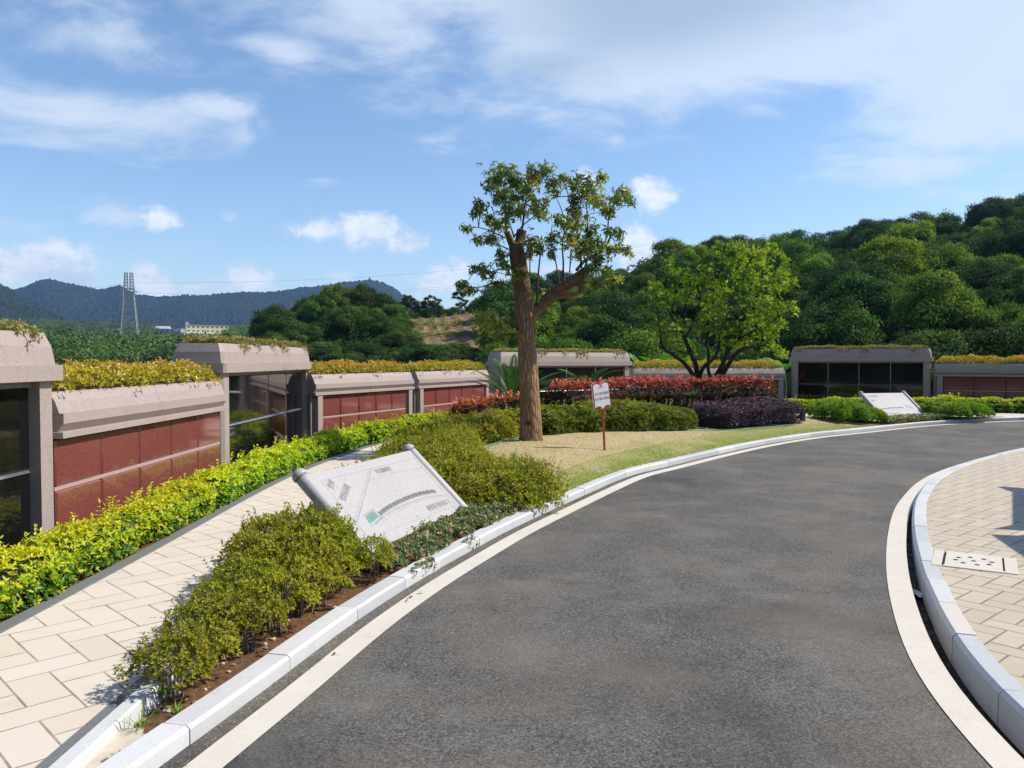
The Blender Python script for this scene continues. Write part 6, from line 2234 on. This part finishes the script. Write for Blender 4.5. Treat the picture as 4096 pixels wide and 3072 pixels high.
for vx, v, k, s, h in [(885, .10, 0, .72, .60), (915, .16, 0, .85, .72), (945, .18, 0, .85, .70), (975, .12, 0, .78, .58), (1000, .06, 1, .72, .5), (1025, .04, 1, .6, .42), (900, .0, 1, .65, .42), (950, .0, 1, .65, .42), (870, .0, 1, .7, .5), (1045, .02, 2, .5, .4), (985, .0, 2, .5, .4),
                      (868, .35, 0, .8, .9), (872, .55, 1, .7, .75), (866, .75, 0, .7, .8), (880, .85, 0, .5, .6), (930, .27, 0, .6, .6), (905, .3, 0, .7, .7), (955, .33, 1, .6, .55), (985, .25, 0, .75, .7), (1020, .2, 0, .7, .6), (895, .45, 1, .5, .5), (1062, .2, 0, .7, .6), (1085, .3, 2, .6, .6), (1075, .5, 1, .6, .7), (1140, .25, 0, .9, .95), (1120, .1, 2, .62, .6), (1165, .45, 0, 1.0, 1.0), (1100, .05, 1, .6, .5), (1180, .1, 1, .9, .8)]:
    forest_tree(H2.at(vx, v) - Vector((0, 0, 0.9)), k, s, h, 'dark thicket tree standing in front of the red earth terraces' if k == 0 else 'small lighter tree standing in front of the red earth terraces',
                'dark trees before the terraces' if k == 0 else 'light trees before the terraces', rt.uniform(0, 6.28))
for i, vx in enumerate(np.arange(828, 1110, 12.5)):
    p = H2.at(vx + rt.uniform(-4, 4), 1.0 + rt.uniform(-.02, .16))
    if p.z < 6:
        p.z = 6.5
    forest_tree(p - Vector((0, 0, 0.4)), 3, rt.uniform(0.6, 0.85), rt.uniform(0.9, 1.1), 'slim tall tree in the row along the top of the red earth terraces', 'slim trees above the terraces', rt.uniform(0, 6.28), 2.6)
    q = H2.at(vx + rt.uniform(-6, 6), 1.10)
    forest_tree(q - Vector((0, 0, 0.6)), 0, rt.uniform(0.55, 0.75), rt.uniform(1.1, 1.4), 'dark tree behind the row of slim trees above the terraces', 'dark trees behind the slim row', rt.uniform(0, 6.28))

# undergrowth that closes the gaps on the two near slopes
lv = Leaves()
for hill, n, lo, hi, vmax in ((H1, 11000, 1070, 2450, 1.0), (H2, 4000, 545, 1230, 1.0)):
    P = []
    while len(P) < n:
        vx, v = rt.uniform(lo, hi), rt.random() ** 1.3 * vmax
        if hill is H2 and 868 < vx < 1112 and v > 0.30:
            continue
        p = hill.at(vx, v)
        P.append((p.x, p.y, p.z + 0.1 + rt.random() * 0.7))
    P = np.array(P)
    lv.rosettes(P, unit(RNG.normal(0, 0.5, (n, 3)) + np.array([0, 0, 1.0])), 5, 0.34, 0.16, np.clip(RNG.normal(0.40, 0.2, n), 0, 1), 0.9)
tag(link_mesh('undergrowth', lv.mesh('undergrowth', M['l_forest_a'])), 'dark undergrowth between the trees of both near slopes', 'undergrowth', None, 'stuff')


# far woods that read as one mass
def far_wood(name, hill, n, lo, hi, cr, cards, L, mat, label, vmin=0.0, vmax=1.0, tall=1.0, power=1.0, skip=None):
    lv = Leaves()
    P, T = [], []
    for _ in range(n):
        vx, v = rt.uniform(lo, hi), vmin + (vmax - vmin) * rt.random() ** power
        if skip and skip(vx, v):
            continue
        p = hill.at(vx, v)
        s = rt.uniform(0.7, 1.3) * cr
        a = unit(RNG.normal(size=(cards, 3)))
        a[:, 2] = np.abs(a[:, 2])
        P.append(np.array(p) + a * np.array([s, s, s * tall]) * RNG.uniform(0.6, 1.0, (cards, 1)) + np.array([0, 0, s * 0.25]))
        T.append(np.clip(RNG.normal(rt.uniform(0.2, 0.75), 0.13, cards), 0, 1))
    P, T = np.concatenate(P), np.concatenate(T)
    m = len(P)
    D = unit(RNG.normal(0, 1, (m, 3)) * np.array([1, 1, 0.5]) + np.array([0, 0, 0.2]))
    U = unit(RNG.normal(0, 0.5, (m, 3)) + np.array([0.2, -0.3, 1.0]))
    lv.add(leaf_quads(P, D, U, L * RNG.uniform(0.6, 1.3, m), L * 0.55, 0.1, 0.1), T)
    tag(link_mesh(name, lv.mesh(name, mat)), label, 'wood', None, 'stuff')


far_wood('bamboo_wood', H3, 900, 410, 720, 2.6, 80, 0.8, M['l_bamboo'], 'light green bamboo wood on the knoll in front of the yellow building', 0.1, 1.02, 1.35)
far_wood('valley_wood', H4, 1500, -160, 640, 5.2, 120, 1.4, M['l_valley'], 'hazy dark green wood filling the valley left of the knoll', 0.0, 1.02, 1.0, 1.0,
         lambda vx, v: (190 < vx < 235 and v < 0.05) or (340 < vx < 500 and 0.45 < v < 0.9))
far_wood('bamboo_wood', H4, 800, 60, 620, 3.6, 100, 1.0, M['l_bamboo'], 'feathery lighter green wood low in the valley behind the lattice tower', 0.0, 0.30, 1.25)
HF = Hill([(-260, 62, -0.4, 195, 799.5), (640, 62, -0.4, 195, 799.5)], 1.0, 0.3, 0.05)
far_wood('valley_scrub', HF, 900, -250, 600, 1.5, 44, 0.55, M['l_bamboo'], 'light green scrub on the valley floor just beyond the walls', 0.0, 1.0, 0.9)
far_wood('ridge_wood', HB, 260, 1250, 1600, 3.4, 50, 1.6, M['l_forest_a'], 'dark wood on the distant ridge under the small lattice tower', 0.3, 1.02)


# wooded slope behind the photographer: it is what the polished panels mirror
vb = []
fb = []
for j, (yy, zz) in enumerate([(-22, -0.4), (-34, 5), (-60, 16), (-100, 30), (-150, 40), (-220, 44), (-320, -0.4)]):
    for i in range(41):
        xx = -160 + i * 8
        vb.append((xx, yy, zz + (1.5 * fbm(xx * .05, yy * .05) if 0 < j < 6 else 0)))
for j in range(6):
    for i in range(40):
        fb.append((j * 41 + i, j * 41 + i + 1, (j + 1) * 41 + i + 1, (j + 1) * 41 + i))
tag(link_mesh('hill', np_mesh('hill', np.array(vb), np.array(fb), M['hill'])), kind='structure')
n = 2600
P = np.column_stack([RNG.uniform(-110, 110, n), -24 - 90 * RNG.random(n) ** 1.3, np.zeros(n)])
P[:, 2] = np.interp(-P[:, 1], [22, 34, 60, 100, 150], [0, 5, 16, 30, 40]) + RNG.uniform(0, 4, n)
lv = Leaves()
lv.rosettes(P, unit(RNG.normal(0, 0.6, (n, 3)) + np.array([0, 0.6, 0.8])), 5, 2.4, 1.2, np.clip(RNG.normal(0.5, 0.2, n), 0, 1), 0.9)
tag(link_mesh('slope_wood', lv.mesh('slope_wood', M['l_forest_b'])), 'wooded slope behind the photographer, mirrored in the polished panels', 'wood', None, 'stuff')

# ------------------------------------------------------------------ red earth terraces
def terraces():
    m, nt = new_mat('red_earth')
    co = nt.node('ShaderNodeNewGeometry').outputs['Position']
    n = nt.noise(co, 0.9, 6, 0.65)
    c = nt.ramp(n, [(0.3, (0.12, 0.06, 0.028)), (0.55, (0.27, 0.145, 0.072)), (0.8, (0.36, 0.22, 0.115))])
    n2 = nt.noise(co, 0.35, 4, 0.6)
    c = nt.mix(nt.maprange(n2, 0.42, 0.62, 0, 0.85), c, (0.06, 0.085, 0.02))
    finish(nt, Base_Color=c, Roughness=0.95, Normal=nt.bump(n, 1.0, 0.3))
    V, F = [], []
    vxs = np.linspace(872, 1112, 60)
    vs = np.linspace(0.30, 0.985, 46)
    for v in vs:
        for vx in vxs:
            p = H2.at(vx, v)
            step = (v * 4.0) % 1.0
            p.z += 0.35 + (0.55 * (smooth01(step / 0.22) - step))
            p.z += 0.10 * math.sin(p.x * 3.4 + p.y * 0.4)
            V.append(tuple(p))
    nx = len(vxs)
    for k in range(len(vs) - 1):
        for i in range(nx - 1):
            F.append((k * nx + i, k * nx + i + 1, (k + 1) * nx + i + 1, (k + 1) * nx + i))
    tag(link_mesh('terraced_field', np_mesh('terraced_field', np.array(V), np.array(F), m)), kind='structure')
    lv = Leaves()
    P = []
    for _ in range(2600):
        vx, v = rt.uniform(874, 1110), rt.uniform(0.32, 0.98)
        p = H2.at(vx, v)
        st = (v * 4.0) % 1.0
        row = math.sin(p.x * 3.4 + p.y * 0.4)
        if (row > 0.55 and v > 0.62) or st < 0.16:
            P.append((p.x, p.y, p.z + 0.5 + 0.3 * rt.random()))
    P = np.array(P)
    lv.rosettes(P, unit(RNG.normal(0, 0.4, P.shape) + np.array([0, 0, 1.0])), 4, 0.34, 0.13, np.clip(RNG.normal(0.55, 0.2, len(P)), 0, 1), 0.9)
    tag(link_mesh('crop_rows', lv.mesh('crop_rows', M['l_forest_c'])), 'low green crops in rows on the red earth terraces', 'crops', None, 'stuff')


terraces()

# ------------------------------------------------------------------ lattice towers and wires
def pylon(x, y, z0, H, label, thick=0.2, rz=0.25):
    t = empty('lattice_tower', (x, y, z0), rz, label, 'pylon', 'lattice towers')
    hb, hw = H * 0.11, H * 0.048
    zw = H * 0.745                                                    # waist

    def hw_at(z):
        return hb + (hw - hb) * z / zw
    cs = [(-1, -1), (1, -1), (1, 1), (-1, 1)]
    for sx, sy in cs:
        b = MB()
        b.bar((sx * hb, sy * hb, 0), (sx * hw, sy * hw, zw), thick * 1.15)
        b.build('leg', M['galv'], t)
    b = MB()
    n = 9
    zs = [zw * (1 - (1 - k / n) ** 1.25) for k in range(n + 1)]
    for k in range(n):
        z0_, z1_ = zs[k], zs[k + 1]
        a0, a1 = hw_at(z0_), hw_at(z1_)
        for f in range(4):
            p, q = cs[f], cs[(f + 1) % 4]
            A0, B0 = Vector((p[0] * a0, p[1] * a0, z0_)), Vector((q[0] * a0, q[1] * a0, z0_))
            A1, B1 = Vector((p[0] * a1, p[1] * a1, z1_)), Vector((q[0] * a1, q[1] * a1, z1_))
            b.bar(A0, B1, thick * .62)
            b.bar(B0, A1, thick * .62)
            if k % 2 == 0:
                b.bar(A1, B1, thick * .6)
    b.build('bracing', M['galv'], t)
    # cross-arm block and two horns
    arm = MB()
    wz = H * 0.83
    hx = H * 0.052
    for sx, sy in cs:
        arm.bar((sx * hw, sy * hw, zw), (sx * hx, sy * hw * .9, wz), thick)
    for z in (zw, (zw + wz) / 2, wz):
        for f in range(4):
            p, q = cs[f], cs[(f + 1) % 4]
            u = hw + (hx - hw) * (z - zw) / (wz - zw)
            arm.bar((p[0] * u, p[1] * hw * .95, z), (q[0] * u, q[1] * hw * .95, z), thick * .7)
    for z0_, z1_ in ((zw, (zw + wz) / 2), ((zw + wz) / 2, wz)):
        for sy in (-1, 1):
            arm.bar((-hx * .9, sy * hw * .9, z0_), (hx * .9, sy * hw * .9, z1_), thick * .6)
            arm.bar((hx * .9, sy * hw * .9, z0_), (-hx * .9, sy * hw * .9, z1_), thick * .6)
    arm.bar((-hx * 1.7, 0, wz - H * .03), (hx * 1.7, 0, wz - H * .03), thick)
    arm.build('cross_arm', M['galv'], t)
    for s in (-1, 1):
        h = MB()
        w0, w1 = H * 0.019, H * 0.013
        for z in np.linspace(wz, H, 6):
            f = (z - wz) / (H - wz)
            cx = s * (H * 0.029 - f * H * 0.004)
            w = w0 + (w1 - w0) * f
            for i in range(4):
                p, q = cs[i], cs[(i + 1) % 4]
                h.bar((cx + p[0] * w, p[1] * w, z), (cx + q[0] * w, q[1] * w, z), thick * .55)
                if z < H - 0.01:
                    dz = (H - wz) / 5
                    h.bar((cx + p[0] * w, p[1] * w, z), (cx + p[0] * w, p[1] * w, z + dz), thick * .8)
                    h.bar((cx + p[0] * w, p[1] * w, z), (cx + q[0] * w, q[1] * w, z + dz), thick * .5)
        h.build('horn', M['galv'], t)
    return t


p1 = VX(281, 800, 330)
pylon(p1.x, 330, -0.4, 38.2, 'tall grey lattice pylon standing in the valley left of the yellow building', 0.30, 0.35)
p2 = VX(1441, 560, 430)
pylon(p2.x, 430, 34, 32, 'small lattice pylon top showing above the wooded ridge beside the camphor crown', 0.26, -0.2)


def wire(a, b, sag, r, label, group='overhead power lines'):
    a, b = Vector(a), Vector(b)
    n = 40
    pts = []
    for k in range(n + 1):
        f = k / n
        p = a.lerp(b, f)
        p.z -= sag * 4 * f * (1 - f)
        pts.append(p)
    m = MB()
    m.tube(pts, r, 5, cap=False)
    tag(m.build('power_line', M['twigdark'], fix=False), label, 'power line', group)


for k, (va, vb, sg) in enumerate([((283, 611), (1437, 521), 6.0), ((292, 632), (1434, 548), 8.0), ((270, 640), (1440, 552), 8.0)]):
    wire(VX(*va, 330), VX(*vb, 430), sg, 0.03, ['topmost thin wire between the two lattice pylons', 'thin wire from the pylon arm to the ridge pylon', 'lowest thin wire between the two lattice pylons'][k])
wire(VX(283, 611, 330), VX(-300, 600, 360), 5.0, 0.03, 'thin wire leaving the valley pylon towards the left picture edge')
for k, dy in enumerate((0, 6)):
    wire(VX(560, 765 + dy, 60), VX(1200, 660 + dy, 56), 0.5, 0.016, 'upper of two cables crossing before the mid-left knoll' if k == 0 else 'lower of two cables crossing before the mid-left knoll')
    wire(VX(1200, 660 + dy, 56), VX(2350, 455 + dy, 52), 0.9, 0.016, 'upper of two cables crossing high before the right-hand hill' if k == 0 else 'lower of two cables crossing high before the right-hand hill')
for k, dy in enumerate((0, 9, 19)):
    wire(VX(1340, 760 + dy, 50), VX(2300, 538 + dy, 46), 0.3, 0.013, ['uppermost', 'middle', 'lowest'][k] + ' of three cables crossing low before the right-hand hill')


# ------------------------------------------------------------------ far buildings
def building(x, y, z, w, d, h, rows, cols, wallm, roofm, name, label, rz=0.0, flat=True):
    t = empty(name, (x, y, z), rz, label, 'building')
    b = MB()
    b.box(-w / 2, -d / 2, -14, w / 2, d / 2, h)
    b.build('wall', wallm, t)
    b = MB()
    if flat:
        b.box(-w / 2 - .4, -d / 2 - .4, h, w / 2 + .4, d / 2 + .4, h + .5)
    else:
        b.add([(-w / 2 - .6, -d / 2 - .6, h), (w / 2 + .6, -d / 2 - .6, h), (w / 2 + .6, d / 2 + .6, h), (-w / 2 - .6, d / 2 + .6, h), (-w / 2, 0, h + d * .28), (w / 2, 0, h + d * .28)], [(0, 1, 5, 4), (2, 3, 4, 5), (0, 4, 3), (1, 2, 5), (0, 3, 2, 1)])
    b.build('roof', roofm, t)
    for r_ in range(rows):
        for c in range(cols):
            cx = -w / 2 + w * (c + 0.5) / cols
            cz = h * (r_ + 0.55) / rows
            b = MB()
            b.box(cx - 0.9, -d / 2 - 0.05, cz - 0.7, cx + 0.9, -d / 2 + 0.05, cz + 0.7)
            b.build('window', M['winglass'], t)
    return t


M['winglass'] = plain('dark_window', (0.03, 0.035, 0.045), 0.2)
yel, gry, rof = plain('yellow_plaster', (0.74, 0.68, 0.36), 0.8), plain('grey_plaster', (0.36, 0.36, 0.36), 0.8), plain('grey_sheet_roof', (0.42, 0.43, 0.45), 0.6)
q = VX(447, 712, 820)
yb = building(q.x, 820, q.z - 3.8, 41, 12, 7.6, 2, 9, yel, rof, 'yellow_building', 'long pale yellow two-storey building on the far wooded slope', 0.5)
b = MB()
b.box(-20, -5.5, -7.5, 4, -8.5, -0.3)
b.build('annex', gry, yb)
b = MB()
b.box(-20.5, -2, 8.0, -17.5, 2, 11)
b.build('stair_tower', gry, yb)
for i, (vx, vy, yy, w, h, lab) in enumerate([(372, 716, 800, 22, 4.0, 'long grey-roofed shed left of the yellow building'), (352, 714, 830, 13, 3.5, 'small grey house farthest left of the yellow building'), (385, 726, 790, 13, 5.0, 'grey house with open balconies below the yellow building'),
                                              (263, 722, 760, 30, 5, 'grey house with a long roof seen through the lattice tower')]):
    p = VX(vx, vy, yy)
    building(p.x, yy, p.z - h / 2, w, 10, h, 1, 4, gry, rof, 'grey_house', lab, 0.1 * i, i % 2 == 0)
# utility pole and meadow in the valley
p = VX(203, 790, 230)
ub = MB()
ub.tube([(0, 0, 0), (0, 0, 5.2)], [0.16, 0.12], 8)
ub.bar((-1, 0, 4.8), (1, 0, 4.8), 0.14)
o = ub.build('utility_pole', M['palebark'])
o.location = (p.x, 230, -0.4)
tag(o, 'small pale utility pole in the valley left of the lattice tower', 'utility pole')

# ------------------------------------------------------------------ air
hz_m, hz = new_mat('haze')
pv = hz.node('ShaderNodeVolumePrincipled', {'Color': (0.30, 0.52, 1.0), 'Density': 0.00012, 'Anisotropy': 0.2})
ho = hz.node('ShaderNodeOutputMaterial')
hz.l.new(pv.outputs[0], ho.inputs['Volume'])
hb_ = MB()
hb_.box(-4600, -500, -1.45, 4600, 3700, 330)
o = hb_.build('haze', hz_m)
tag(o, kind='stuff')
